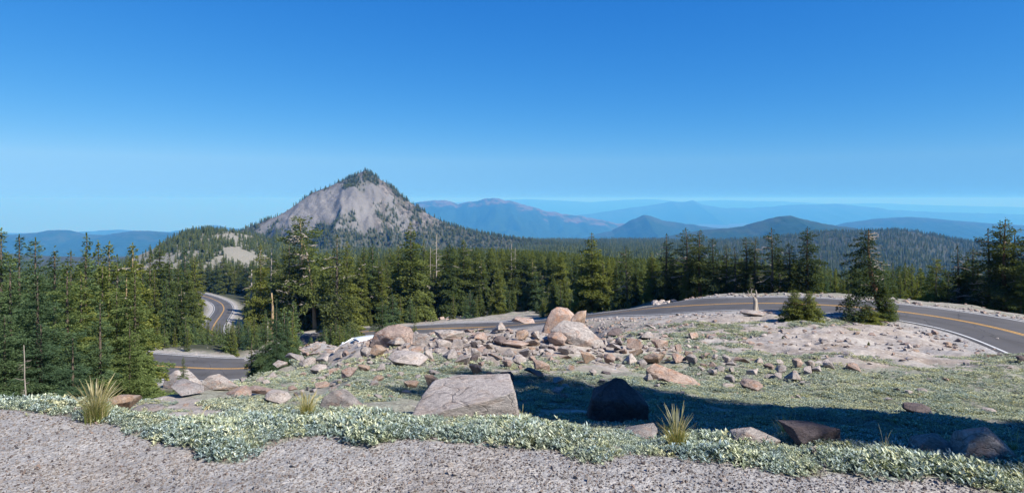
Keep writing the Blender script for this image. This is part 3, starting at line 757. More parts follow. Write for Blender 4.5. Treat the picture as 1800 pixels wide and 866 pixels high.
# ------------------------------------------------------------------ conifers
def conifer(seed, h, R, nb, t0=0.05, dens=9.0, leaf=0.2, tilt_top=35, tilt_bot=-12, wind=0.0, gap=0.0, mat='needle',
            bark='bark', tr=0.022, lean=(0, 0), bare=0, tier=0.25, power=0.85, bend=0.0, wide=0.36, bare_t=(0.25, 0.9), tuft=1.0, wr=(0.2, 0.36)):
    """crown mesh, trunk mesh and (maybe) a mesh of bleached dead limbs"""
    g = np.random.default_rng(seed)
    wa = g.uniform(0, 2 * math.pi) if wind == 0 else 0.4
    def axis(z):
        t = z / h
        return np.array([lean[0] * t * h + bend * math.sin(t * 2.6) * h * 0.1, lean[1] * t * h + bend * math.cos(t * 3.1 + seed) * h * 0.03 - bend * h * 0.03 * math.cos(seed), z])
    P = []; DR = []; NR = []; LN = []; WD = []
    for i in range(nb):
        t = t0 + (1 - t0) * ((i + g.random()) / nb)
        t = min(t, 0.985)
        z = t * h
        az = i * 2.399963 + g.normal(0, 0.3)
        tt = (t - t0) / (1 - t0)
        prof = (1 - tt) ** power * min(1.0, 0.72 + tt * 2.2) + 0.035
        L = R * prof * g.uniform(0.62, 1.12) * (1 + tier * math.sin(tt * nb * 0.23 + seed)) * (1 + wind * math.cos(az - wa))
        if vnoise(np.array([math.cos(az) * 1.1 + tt * 7 + seed * 3.7]), np.array([math.sin(az) * 1.1 + tt * 5]), seed)[0] < gap: 
            if g.random() < 0.85: continue
        pit = R_(tilt_bot + (tilt_top - tilt_bot) * tt ** 1.3 + g.normal(0, 6))
        d = np.array([math.cos(az), math.sin(az), 0.0]); lat = np.array([-d[1], d[0], 0.0])
        base = axis(z)
        m = max(5, int(L * dens * dens * wide * 1.9 * L ** 0.0 * 0.5 * (0.55 + L)))
        s = (g.random(m) ** 0.75) * 0.95 + 0.06
        wl = (wide * L * np.clip(1.12 - s, 0, 1) ** 0.6 * np.clip(s * 3, 0, 1) + leaf * 0.3)
        la = g.uniform(-1, 1, m)
        rise = L * (s * math.tan(pit) - 0.34 * s * s * (1 - 0.6 * tt))
        p = base + d * (s * L)[:, None] + lat * (la * wl)[:, None]
        p[:, 2] += rise - np.abs(la) * wl * 0.35 + g.normal(0, 0.035 * L + 0.02, m) * tuft
        dirv = d * g.uniform(0.5, 1.0, m)[:, None] + lat * (np.sign(la) * g.uniform(0.1, 0.9, m))[:, None]
        dirv[:, 2] += g.uniform(-0.65, 0.25, m) + 0.35 * tt
        P.append(p); DR.append(dirv)
        nn = g.normal(0, 0.45, (m, 3)); nn[:, 2] += 1.0
        NR.append(nn)
        ln = leaf * g.uniform(0.6, 1.35, m) * (0.65 + 0.35 * (1 - tt))
        LN.append(ln); WD.append(ln * g.uniform(wr[0], wr[1], m))
    # leader
    m = 14; zz = h * (0.95 + 0.06 * g.random(m))
    p = np.array([axis(q) for q in zz]); P.append(p)
    dv = g.normal(0, 0.5, (m, 3)); dv[:, 2] = 1.0; DR.append(dv); NR.append(g.normal(0, 1, (m, 3)))
    LN.append(np.full(m, leaf * 0.8)); WD.append(np.full(m, leaf * 0.25))
    P = np.concatenate(P); DR = np.concatenate(DR); NR = np.concatenate(NR); LN = np.concatenate(LN); WD = np.concatenate(WD)
    DR /= np.linalg.norm(DR, axis=1)[:, None]
    S = np.cross(DR, NR); S /= (np.linalg.norm(S, axis=1)[:, None] + 1e-9)
    a = P - DR * (LN * 0.25)[:, None]; c = P + DR * (LN * 0.75)[:, None]
    mid = P + DR * (LN * 0.2)[:, None]
    b = mid + S * WD[:, None]; dd = mid - S * WD[:, None]
    Vv = np.stack([a, b, c, dd], 1).reshape(-1, 3)
    n = len(P)
    crown = mesh_np('crown', Vv, np.arange(4 * n).reshape(n, 4), 4, M[mat])
    tb = MB()
    k = 9
    tb.tube([axis(h * q * 0.99 / (k - 1)) - np.array([0, 0, 0.5 if q == 0 else 0]) for q in range(k)],
            [h * tr * (1.35 if q == 0 else 1.0) * (1 - q / (k - 0.6)) + 0.01 for q in range(k)], 9)
    trunk = tb.mesh('trunk', M[bark])
    limbs = None
    if bare:
        limbs = []
        for i in range(bare):
            lb = MB()
            t = g.uniform(*bare_t); z = t * h; az = g.uniform(0, 2 * math.pi)
            if wind: az = wa + math.pi + g.normal(0, 0.9)
            L = R * (1.1 - t * 0.7) * g.uniform(0.5, 1.15)
            d = np.array([math.cos(az), math.sin(az), 0]); la = np.array([-d[1], d[0], 0])
            pts = []; cv = g.normal(0, 0.35); up = g.uniform(-0.25, 0.35)
            for q in range(6):
                s_ = q / 5
                pts.append(axis(z) + d * s_ * L + la * cv * L * s_ * s_ + np.array([0, 0, L * (up * s_ + g.normal(0, 0.035) - 0.1 * s_ * s_)]))
            r0 = 0.012 * h * 0.5 + 0.012
            lb.tube(pts, [r0 * (1 - 0.8 * q / 5) for q in range(6)], 5)
            for q in (2, 3, 4):
                e = pts[q] + (d * g.uniform(0.1, 0.4) + la * g.normal(0, 0.3)) * L * 0.6 + np.array([0, 0, g.normal(0.02, 0.1) * L])
                lb.tube([pts[q], (pts[q] + e) / 2 + np.array([0, 0, 0.03 * L]), e], [r0 * 0.5, r0 * 0.35, r0 * 0.12], 4)
            limbs.append(lb.mesh('dead_limb', M['dead']))
    return crown, trunk, limbs, h

def snag(seed, h, r, nl, mat='dead', Ls=0.2, forked=False, broken=True):
    g = np.random.default_rng(seed)
    tb = MB(); k = 8
    off = g.normal(0, 0.012 * h, (k, 2)).cumsum(0) * 0.5; off[0] = 0
    tb.tube([(off[q, 0], off[q, 1], h * q / (k - 1) - (0.4 if q == 0 else 0)) for q in range(k)], [r * (1.3 if q == 0 else 1) * (1 - 0.8 * q / (k - 1)) + 0.01 for q in range(k)], 8)
    trunk = tb.mesh('trunk', M[mat])
    limbs = []
    for i in range(nl):
        lb = MB(); t = g.uniform(0.3, 0.98); az = g.uniform(0, 6.28); L = h * Ls * (1.2 - t) * g.uniform(0.5, 1.3)
        b = np.array([np.interp(t * (k-1), range(k), off[:, 0]), np.interp(t * (k-1), range(k), off[:, 1]), t * h])
        d = np.array([math.cos(az), math.sin(az), 0])
        dr = g.uniform(-0.5, 0.3)
        pts = [b + d * s_ * L + np.array([0, 0, L * dr * s_ * s_ + g.normal(0, 0.02) * L]) for s_ in (0, .35, .7, 1)]
        rr = r * 0.28 * (1.1 - t) + 0.012
        lb.tube(pts, [rr, rr * .75, rr * .5, rr * .2], 5)
        e = pts[2] + (d * .3 + np.array([-d[1], d[0], 0]) * g.normal(0, .5)) * L * .5
        lb.tube([pts[2], e], [rr * .5, rr * .15], 4)
        for _ in range(2):
            e = pts[1] + (d * .35 + np.array([-d[1], d[0], 0]) * g.normal(0, .6)) * L * .6 + np.array([0, 0, g.normal(0, .12) * L])
            lb.tube([pts[1], e], [rr * .55, rr * .15], 4)
        limbs.append(lb.mesh('dead_limb', M['dead']))
    return trunk, limbs, h

def plant_tree(kind, proto, x, y, z, height, rot, label, cat, group=None, sx=1.0, tilt=(0, 0)):
    root = bpy.data.objects.new(kind, None); COL.objects.link(root)
    root.empty_display_size = 0.3
    root.location = (x, y, z - 0.03 * height); s = height / proto[-1]
    root.scale = (s * sx, s * sx, s); root.rotation_euler = (tilt[0], tilt[1], rot)
    tag(root, label, cat, group)
    if len(proto) == 4:
        link('crown', proto[0], root)
        link('trunk', proto[1], root)
        for lm_ in (proto[2] or []): link('dead_limb', lm_, root)
    else:
        link('trunk', proto[0], root)
        for lm_ in (proto[1] or []): link('dead_limb', lm_, root)
    return root

NEAR = [conifer(100 + i, 7.5, r_ * 0.95, 200, 0.01, dn, 0.115, 28, -18, 0, gp, 'needle_blue', 'bark', 0.016, bare=0, bare_t=(0.6, 0.95), power=pw + 0.12, tier=0.42, tuft=0.6, wide=0.4, wr=(0.12, 0.22))
        for i, (r_, dn, gp, pw) in enumerate([(2.1, 26, 0.08, 0.8), (1.85, 26, 0.1, 0.9), (2.3, 25, 0.1, 0.75), (1.7, 26, 0.06, 0.8)])]
MID = [conifer(200 + i, 12, r_ * 1.02, 190, t0, 11.0, 0.25, 30, -18, 0, gp * 0.8, mt, bk, 0.018, power=pw, tier=0.35, bare=br, wide=0.42)
       for i, (r_, t0, gp, pw, mt, bk, br) in enumerate([(2.1, 0.04, 0.15, 0.8, 'needle', 'bark', 0), (1.8, 0.06, 0.2, 0.9, 'needle', 'bark', 3), (2.4, 0.08, 0.22, 0.75, 'needle', 'bark', 0),
        (1.6, 0.03, 0.1, 0.85, 'needle', 'bark', 0), (2.2, 0.12, 0.28, 0.7, 'needle', 'bark_gold', 6), (1.9, 0.05, 0.15, 0.8, 'needle_blue', 'bark', 0), (2.6, 0.1, 0.25, 0.65, 'needle', 'bark', 2)])]
WEATH = [conifer(300 + i, 9, r_ * 1.1, 130, t0, 10.0, 0.21, 28, -12, wd, gp * 0.92, 'needle_dark' if i != 5 else 'needle', bk, 0.026, power=pw, tier=0.35, bare=br, bend=bn, lean=ln, wide=0.42)
         for i, (r_, t0, wd, gp, pw, bk, br, bn, ln) in enumerate([(2.0, 0.12, 0.25, 0.36, 0.6, 'bark', 12, 0.4, (0, 0)), (1.6, 0.2, 0.3, 0.34, 0.55, 'bark', 8, 0.2, (0, 0)), (2.3, 0.08, 0.2, 0.32, 0.6, 'bark', 12, 0.5, (0.02, 0)),
          (1.5, 0.28, 0.2, 0.3, 0.45, 'bark_red', 8, 0.3, (0, 0)), (1.9, 0.05, 0.3, 0.28, 0.7, 'bark', 10, 0.2, (0, 0)), (2.2, 0.3, 0.2, 0.35, 0.5, 'bark_gold', 10, 0.6, (0.02, 0))])]
YOUNG = [conifer(400 + i, 3.0, r_, 80, 0.0, 14.0, 0.14, 42, 0, 0, 0.05, mt, 'bark', 0.02, power=pw, tier=0.12)
         for i, (r_, pw, mt) in enumerate([(0.75, 0.9, 'needle'), (0.95, 0.8, 'needle_blue'), (0.6, 0.95, 'needle'), (1.1, 0.75, 'needle_blue')])]
BUSH = conifer(450, 2.1, 1.0, 170, 0.0, 22.0, 0.085, 45, 5, 0, 0.0, 'needle', 'bark', 0.02, power=0.85, tier=0.1)
SNAGS = [snag(500, 10, 0.12, 26, 'dead', 0.2), snag(501, 7, 0.09, 16, 'dead', 0.2), snag(502, 5, 0.24, 3, 'bark_gold', 0.1), snag(503, 9, 0.08, 18, 'dead', 0.12)]

def tree_at(kind, proto, u, vtop, D, label, cat='tree', group=None, rot=None, sx=1.0, hmin=1.2, tilt=(0, 0)):
    x = (u - U0) / F * D; z = gz(x, D)
    top = -(vtop - V0) / F * D
    h = max(top - z, hmin)
    return plant_tree(kind, proto, x, D, z, h, random.uniform(0, 6.28) if rot is None else rot, label, cat, group, sx, tilt)

n_con = 0; n_young = 0
# --- near trees on the slope at the left, each described on its own
left_near = [
 (2, 392, 27, 0, 0.9, 'dark tall conifer whose tip rises highest at the left border of the photo'),
 (34, 402, 30, 1, 0.9, 'slim conifer second from the left border, its tip just under the blue hills'),
 (62, 408, 26, 2, 0.9, 'broad green conifer with pale dead twigs near its top, third tip from the left border'),
 (96, 425, 22, 3, 1.0, 'bluish conifer with a narrow top below the flat blue hill at left'),
 (18, 450, 17.5, 1, 1.1, 'wide bluish-green conifer filling the left border at mid height'),
 (66, 470, 14.5, 2, 1.15, 'largest looking near conifer with heavy drooping branches above the pale ground plants'),
 (118, 452, 16.5, 0, 1.0, 'bluish-green conifer just right of the heavy drooping near one'),
 (-28, 470, 13, 0, 1.1, 'conifer cut by the left border, low boughs over the ground plants'),
 (8, 545, 10.5, 2, 1.3, 'low near conifer in the lower left corner behind the silver plants'),
 (72, 560, 10.8, 3, 1.5, 'young near conifer beside a broken pale snag in the lower left'),
 (128, 585, 11.6, 1, 1.4, 'small near conifer left of the straw coloured grass clump'),
 (150, 430, 29, 3, 1.0, 'conifer standing between the leftmost dense trees and the yellowish ones'),
 (205, 500, 17.5, 2, 0.9, 'conifer with thin crown behind the leaning bare-topped one'),
 (237, 466, 17.5, 3, 1.05, 'slender conifer with a leaning bleached bare tip left of the lower road'),
 (176, 520, 15.5, 1, 1.1, 'dense green conifer left of the one with the leaning bleached tip'),
 (228, 555, 14.0, 0, 1.05, 'low broad conifer whose boughs reach the orange rock by the grass clump'),
]
for u, vt, D, k, sx, lab in left_near:
    tree_at('conifer', NEAR[k], u, vt, D, lab, 'conifer', 'conifers on the left slope', sx=sx); n_con += 1
GL = 'conifers behind the near left trees'
for u, vt, D in [(152, 403, 38), (170, 416, 42), (125, 432, 36), (190, 418, 40), (208, 442, 46), (236, 420, 48), (262, 426, 92), (282, 418, 98), (300, 440, 94), (312, 455, 104), (238, 455, 40), (272, 470, 88), (222, 470, 34),
                 (326, 432, 118), (340, 445, 112), (295, 490, 86), (316, 500, 90), (240, 510, 30), (265, 520, 86), (330, 470, 96), (180, 455, 32), (140, 470, 27), (338, 500, 108), (308, 530, 86), (250, 440, 90)]:
    tree_at('conifer', MID[random.randrange(7)], u + random.uniform(-3, 3), vt, D, '%s green conifer of the dense left stand, %s' % ('low' if vt > 485 else ('lofty' if vt < 435 else 'middling') if D > 70 else 'near' if D < 40 else ('farther' if D < 70 else 'far'), 'straight above the straw grass clump' if u < 175 else ('just left of the leaning bleached tip' if u < 225 else ('just right of the leaning bleached tip' if u < 270 else 'beside the winding road'))), 'conifer', GL, sx=random.uniform(0.8, 1.05)); n_con += 1

# --- the stand at centre left with the bare trunks
tree_at('conifer', WEATH[5], 524, 376, 101, 'tallest conifer of the centre-left stand, rounded dark top against the pumice peak', 'conifer', sx=1.2)
tree_at('conifer', WEATH[2], 503, 420, 99, 'dark dense conifer just left of the tallest one of the centre-left stand', 'conifer', sx=0.8)
tree_at('leaning_conifer', WEATH[5], 553, 415, 99, 'conifer with a thick pale leaning lower trunk in the centre-left stand', 'conifer', tilt=(0, -0.16), sx=0.85)
tree_at('conifer', MID[4], 458, 425, 100, 'conifer with a long bare golden trunk, left of the broken trunk', 'conifer', sx=0.75)
tree_at('dead_tree', SNAGS[0], 478, 435, 103, 'grey dead tree with bare twigs behind the broken golden trunk', 'dead tree', sx=1.0)
tree_at('broken_trunk', SNAGS[2], 476, 512, 98, 'broken golden trunk with a jagged top beside the bare golden one', 'dead tree')
tree_at('dead_tree', SNAGS[1], 441, 470, 100, 'dead tree with long drooping bare branches right of the winding road', 'dead tree', sx=1.5)
tree_at('conifer', WEATH[4], 590, 410, 88, 'conifer with a forked pale trunk right of the leaning one', 'conifer')
n_con += 5
GC = 'conifers of the central forest belt'
for u, vt, D, k in [(610, 418, 96, 0), (640, 428, 104, 2), (655, 424, 112, 5), (722, 386, 108, 2), (700, 428, 112, 0), (745, 420, 118, 1), (790, 425, 120, 6), (815, 418, 122, 4)]:
    lab = {722: 'tall dark conifer rising well above the central forest belt, right of the pumice peak', 610: 'high-tipped conifer of the central belt, leftmost under the peak', 640: 'high-tipped conifer of the central belt straight under the summit',
           655: 'broad high-tipped conifer just right of the line under the summit', 700: 'green conifer touching the tall dark one on its left', 745: 'green conifer touching the tall dark one on its right',
           790: 'broad conifer just right of the snag with curling limbs', 815: 'golden-trunked conifer right of the broad one beside the curling snag'}[u]
    tree_at('conifer', MID[k], u, vt, D, lab, 'conifer', GC, sx=1.1); n_con += 1
for u, vt, D, k in [(766, 407, 127, 0), (757, 430, 125, 3), (899, 425, 140, 0), (906, 432, 138, 3), (470, 560, 60, 1)]:
    lab = {766: 'bleached dead tree with curling bare limbs standing out of the central belt', 757: 'thin bleached snag left of the one with curling limbs',
           899: 'tall grey snag of the pair above the central belt', 906: 'thinner snag of the grey pair above the central belt', 470: 'pale splintered stump among saplings below the golden trunks'}[u]
    tree_at('dead_tree', SNAGS[k], u, vt, D, lab, 'dead tree', sx=0.9)
def belt_label(u, D, sx):
    where = ['behind the leaning pale trunk', 'above the grey lay-by', 'straight below the pumice peak', 'close to the tall dark conifer', 'around the snag with curling limbs', 'above the small cracked rock group', 'right of the pair of grey snags', 'above the crowning reddish boulder'][int(np.clip(np.searchsorted([560, 620, 700, 760, 830, 900, 965], u), 0, 7))]
    row = 'front' if D < 118 else ('middle' if D < 145 else 'rearmost')
    return '%s conifer, %s rows of the central belt, %s' % ('slender' if sx < 0.93 else ('broad' if sx > 1.07 else 'green'), row, where)
def env(u):
    return np.interp(u, [380, 440, 480, 560, 640, 700, 800, 900, 960, 1010, 1100, 1200], [455, 450, 430, 415, 424, 428, 424, 432, 436, 446, 440, 430])
def road_clear(x, y, m=2.5):
    d, z, w = road_near(np.array([x]), np.array([y])); return d[0] > w[0] + m
cnt = 0; tries = 0
while cnt < 112 and tries < 4000:
    tries += 1
    u = random.uniform(480, 1030); D = 100 + 75 * random.random() ** 1.3
    if u > 950: D = random.uniform(86, 150)
    if u < 640 and D > 130: continue
    x = (u - U0) / F * D
    if not road_clear(x, D): continue
    if D < 122 and 690 < u < 840: continue
    vt = env(u) + abs(random.gauss(0, 22)) + (175 - D) * 0.25 + random.uniform(0, 10)
    z = gz(x, D); h = -(vt - V0) / F * D - z
    if h < 3.5: continue
    sx = random.uniform(0.8, 1.2)
    tree_at('conifer', MID[random.randrange(7)], u, vt, D, belt_label(u, D, sx), 'conifer', GC, sx=sx); cnt += 1; n_con += 1
# --- around the winding road
GS = 'conifers around the winding road'
for u, vt, D in [(322, 455, 300), (338, 448, 310), (352, 452, 322), (366, 458, 330), (380, 452, 312), (392, 450, 322), (405, 456, 318), (420, 455, 310), (432, 460, 300), (446, 452, 290), (398, 462, 300), (412, 470, 298), (312, 470, 280), (330, 480, 270), (300, 478, 240),
                 (372, 470, 340), (440, 480, 270), (452, 470, 255), (343, 470, 300), (290, 468, 200), (310, 500, 190)]:
    tree_at('conifer', MID[random.choice([0, 2, 6, 1])], u, vt, D, 'green conifer beyond the winding road, ' + ('left of its top' if u < 345 else ('straight above its top' if u < 400 else 'right of its top')), 'conifer', GS, sx=1.25); n_con += 1
tree_at('conifer', MID[3], 351, 517, 222, 'small conifer on the pale gravel inside the bend of the winding road', 'conifer', sx=1.6)
n_con += 1
# --- behind the road at right of centre
GR = 'weathered conifers behind the road'
right = [
 (1040, 405, 82, 'M2', 1.25, 'tall dark pointed conifer standing highest right of the central belt'),
 (1022, 440, 84, 'M0', 1.0, None), (1060, 450, 82, 'M1', 1.0, None), (1084, 452, 80, 'M3', 1.1, None),
 (1102, 430, 76, 'W2', 0.9, 'dark weathered conifer with pale limbs, midway between the pointed one and the broad pair'),
 (1118, 462, 75, 'M0', 1.0, None), (1146, 440, 73, 'M4', 1.1, 'yellowish conifer with a bare tip left of the broad dark pair'),
 (1170, 408, 71, 'W4', 1.1, 'left conifer of the broad dark pair behind the road'),
 (1197, 398, 70, 'W2', 1.15, 'right and taller conifer of the broad dark pair behind the road'),
 (1212, 440, 69, 'M2', 0.9, None),
 (1232, 400, 68, 'W3', 1.0, 'narrow conifer with bare reddish trunk right of the broad dark pair'),
 (1254, 415, 67, 'W1', 1.0, 'lean conifer with a flagged top behind the road'),
 (1276, 428, 66, 'W0', 0.9, None), (1292, 432, 65, 'W4', 1.0, None), (1310, 412, 65, 'W1', 1.0, 'dark conifer tip left of the tall one behind the bare stump'),
 (1330, 418, 64, 'W0', 1.0, None), (1354, 398, 63, 'W2', 0.95, 'tall dark conifer right behind the bare forked stump'),
 (1384, 424, 62, 'W0', 1.15, 'conifer with a mass of bleached bare limbs on its crown'),
 (1372, 440, 65, 'W2', 1.0, None), (1419, 396, 61, 'W3', 1.05, 'tall conifer with a pale lower trunk behind the twin bushes'),
 (1440, 450, 64, 'M0', 0.9, None), (1405, 455, 66, 'W4', 0.9, None), (1340, 460, 68, 'W4', 0.9, None), (1300, 465, 68, 'W2', 0.9, None), (1262, 455, 70, 'W2', 0.9, None),
 (1236, 470, 72, 'M2', 0.9, None), (1180, 460, 73, 'W2', 1.0, None), (1205, 475, 68, 'M6', 0.9, None), (1320, 480, 62, 'W0', 0.8, None),
]
right2 = []
for u, vt, D, k, sx, lab in right:
    pr = (MID if k[0] == 'M' else WEATH)[int(k[1])]
    tree_at('conifer', pr, u, vt, D, lab or 'dark conifer of the weathered stand behind the road, ' + ('left of the broad dark pair' if u < 1150 else ('among the broad dark pair' if u < 1225 else ('left of the forked stump' if u < 1320 else 'right of the forked stump'))), 'conifer', GR, sx=sx); n_con += 1
GF = 'fresh green conifers beyond the right bend'
for i in range(34):
    u = 1435 + i * 6.3 + random.uniform(-3, 3); D = random.uniform(62, 84)
    vt = np.interp(u, [1435, 1480, 1520, 1570, 1610, 1640], [452, 470, 462, 446, 462, 490]) + random.uniform(0, 26)
    tree_at('conifer', MID[random.choice([0, 3, 5, 1])], u, vt, D, '%s fresh green conifer beyond the road, %s' % ('rear' if D > 73 else 'front', 'between the twin bushes and the twisted tree' if u < 1500 else ('behind the twisted tree' if u < 1570 else 'right of the twisted tree')), 'conifer', GF, sx=random.uniform(0.9, 1.1)); n_con += 1
GX_ = 'dark conifers at the right border'
rb = [(1650, 452, 57, 'W5', 1.0, 'conifer with thin pale drooping boughs, leftmost of the right-hand dark stand'), (1684, 430, 56, 'W4', 1.0, 'dark conifer second from the left in the right-hand stand'),
      (1668, 475, 56, 'W4', 0.9, None), (1700, 445, 57, 'M4', 0.9, None), (1712, 432, 56, 'W0', 1.0, None), (1738, 398, 54, 'W2', 1.1, 'dark conifer with a tip bent leftward, left of the twin tall tips'),
      (1755, 384, 53, 'W4', 0.85, 'left one of the twin tall tips at the right border'), (1770, 379, 52, 'W3', 1.05, 'right and tallest of the twin tall tips at the right border'),
      (1789, 400, 52, 'W2', 1.0, 'dark conifer right of the twin tall tips'), (1812, 392, 52, 'W4', 1.0, None), (1835, 405, 51, 'W2', 1.0, None), (1722, 460, 55, 'W2', 0.9, None), (1745, 470, 53, 'W4', 0.9, None), (1795, 455, 50, 'M6', 1.1, None), (1850, 420, 49, 'W4', 1.1, None), (1775, 460, 56, 'W2', 1.0, None), (1690, 480, 60, 'W2', 1.0, None)]
for u, vt, D, k, sx, lab in rb:
    pr = (MID if k[0] == 'M' else WEATH)[int(k[1])]
    tree_at('conifer', pr, u, vt, D, lab or 'dark conifer in the stand at the right border', 'conifer', GX_, sx=sx); n_con += 1
print('conifers', n_con)

# --- island trees
ISL = conifer(601, 7.2, 1.75, 120, 0.30, 12, 0.17, 18, -22, 0.5, 0.34, 'needle_dark', 'bark_red', 0.04, bare=26, bare_t=(0.36, 0.95), bend=1.0, lean=(0.13, 0), tier=0.4, power=0.5, wide=0.42)
tree_at('twisted_conifer', ISL, 1558, 398, 43.0, 'old twisted conifer with red-brown trunk and bleached limbs on the island inside the bend', 'conifer', rot=math.pi * 0.95, sx=1.05)
tree_at('conifer', YOUNG[2], 1492, 498, 42.0, 'narrow dark young conifer left of the twisted old one', 'young conifer', sx=1.0)
tree_at('low_conifer', BUSH, 1524, 541, 41.6, 'low dark spreading conifer at the foot of the twisted old one', 'young conifer', sx=2.2)
tree_at('low_conifer', BUSH, 1557, 498, 42.3, 'dark low boughs hugging the right side of the red-brown trunk', 'young conifer', sx=0.8)
tree_at('young_conifer', BUSH, 1397, 508, 39.6, 'left one of the twin bushy green conifers standing on the pumice', 'young conifer', sx=1.15)
tree_at('young_conifer', BUSH, 1422, 510, 39.4, 'right one of the twin bushy green conifers standing on the pumice', 'young conifer', sx=1.12)
tree_at('seedling', BUSH, 1376, 610, 27.5, 'tiny dark seedling left on the bare pumice', 'seedling', hmin=0.2)
tree_at('seedling', BUSH, 1527, 607, 29, 'tiny dark seedling in the middle of the bare pumice', 'seedling', hmin=0.2)
# forked stump
def forked_stump():
    x, D, z = (1327 - U0) / F * 43.0, 43.0, 0
    z = gz(x, D)
    root = bpy.data.objects.new('forked_stump', None); COL.objects.link(root); root.location = (x, D, z)
    tag(root, 'bleached dead stump with a forked top at the near road edge', 'dead tree')
    b = MB(); b.tube([(0.1, 0, -0.2), (0.05, 0, 0.1), (0, 0, 0.5), (0.02, 0.0, 1.0), (-0.02, 0, 1.28)], [0.34, 0.17, 0.13, 0.12, 0.09], 10)
    b.tube([(0.2, 0.1, -0.1), (0.13, 0.02, 0.7), (0.1, 0, 1.15)], [0.16, 0.08, 0.05], 8)
    link('trunk', b.mesh('trunk', M['dead']), root)
    b = MB()
    b.tube([(-0.02, 0, 1.2), (-0.2, 0, 1.42), (-0.42, 0, 1.5), (-0.5, 0, 1.72)], [0.07, 0.045, 0.035, 0.012], 6)
    b.tube([(-0.2, 0, 1.42), (-0.26, 0, 1.62), (-0.2, 0, 1.85)], [0.05, 0.035, 0.012], 5)
    b.tube([(0.0, 0, 1.2), (0.12, 0, 1.5), (0.06, 0, 1.78)], [0.09, 0.05, 0.015], 6)
    b.tube([(-0.42, 0, 1.5), (-0.62, 0.1, 1.48), (-0.75, 0.1, 1.58)], [0.04, 0.025, 0.01], 5)
    b.tube([(0.1, 0, 0.3), (0.4, -0.1, 0.02), (0.62, -0.15, -0.05)], [0.12, 0.08, 0.03], 6)
    link('branch', b.mesh('branch', M['dead']), root)
forked_stump()
# broken snags among the near left trees
tree_at('dead_tree', SNAGS[1], 44, 600, 9.6, 'broken pale snag poking out of the low boughs in the lower left', 'dead tree', sx=0.7)
def lean_tip():
    D = 17.2; x = (228 - U0) / F * D; z = -(530 - V0) / F * D
    b = MB(); b.tube([(0, 0, 0), (0.06, 0, 0.35), (0.16, 0, 0.7), (0.2, 0, 1.1)], [0.055, 0.045, 0.03, 0.01], 6)
lean_tip()
# --- young conifers
GY_ = 'saplings by the roads'
spots = []
def sap(u0, u1, D0, D1, n, h0, h1, lab, grp, clear=1.5):
    global n_young
    k = 0; t = 0
    while k < n and t < n * 30:
        t += 1
        D = random.uniform(D0, D1); u = random.uniform(u0, u1); x = (u - U0) / F * D
        if not road_clear(x, D, clear): continue
        if 705 < u < 835 and D > 98 and random.random() < 0.85: continue
        z = gz(x, D)
        hh = random.uniform(h0, h1); yk = random.randrange(4)
        lb_ = '%s %s ' % ('short' if hh < (h0 * 2 + h1) / 3 else ('tall' if hh > (h0 + 2 * h1) / 3 else 'medium'), 'bluish' if yk in (1, 3) else 'green') + lab
        q_ = (u - u0) / (u1 - u0)
        lb_ += ', left end' if q_ < 0.33 else (', right end' if q_ > 0.67 else ', middle')
        plant_tree('young_conifer', YOUNG[yk], x, D, z, hh, random.uniform(0, 6.28), lb_, 'young conifer', grp, random.uniform(0.8, 1.15))
        k += 1; n_young += 1
sap(250, 440, 78, 100, 46, 1.8, 4.2, 'sapling between the lower and the winding road', 'saplings above the lower road', 1.2)
sap(255, 330, 95, 140, 16, 3, 6, 'sapling between the lower and the winding road', 'saplings above the lower road', 1.5)
sap(390, 470, 78, 96, 16, 2.2, 4.5, 'sapling between the lower and the winding road', 'saplings above the lower road', 1.2)
sap(440, 520, 40, 62, 12, 2.5, 5.0, 'sapling below the bare golden trunks', 'saplings below the golden trunks', 1.5)
sap(520, 630, 58, 86, 22, 2.0, 4.5, 'sapling behind the lay-by of the white car', 'saplings behind the lay-by', 1.5)
sap(640, 1000, 100, 118, 70, 2.0, 5.0, 'sapling at the front edge of the central belt', 'saplings before the central belt', 1.0)
sap(940, 1080, 82, 96, 22, 1.5, 3.6, 'sapling on the far verge below the pointed tree', 'saplings on the far verge', 1.5)
sap(1060, 1180, 72, 80, 10, 0.8, 2.0, 'sapling on the far verge below the pointed tree', 'saplings on the far verge', 2.5)
for u, vt, D, k, sx, lab in [(467, 540, 30, 0, 0.8, 'bluish conifer right of the lower road, left one of its clump'), (486, 520, 27, 1, 0.75, 'taller conifer in the clump right of the lower road'), (505, 552, 31, 3, 1.0, 'conifer with a soft yellow-green side right of the clump by the lower road'),
                        (452, 590, 31, 2, 1.0, 'low conifer covering the right end of the lower road'), (522, 590, 33, 2, 0.8, 'low conifer beside the grey gravel of the lay-by'), (672, 522, 62, 0, 1.3, 'broad dark conifer standing right behind the big pink boulder and the car'),
                        (322, 624, 44, 3, 0.9, 'lone young conifer standing before the lower road')]:
    tree_at('conifer', NEAR[k], u, vt, D, lab, 'conifer', None, sx=sx); n_con += 1
tree_at('young_conifer', YOUNG[0], 729, 562, 84, 'small yellow-green conifer standing before the road right of the broad dark one', 'young conifer')
print('young', n_young, 'con', n_con)

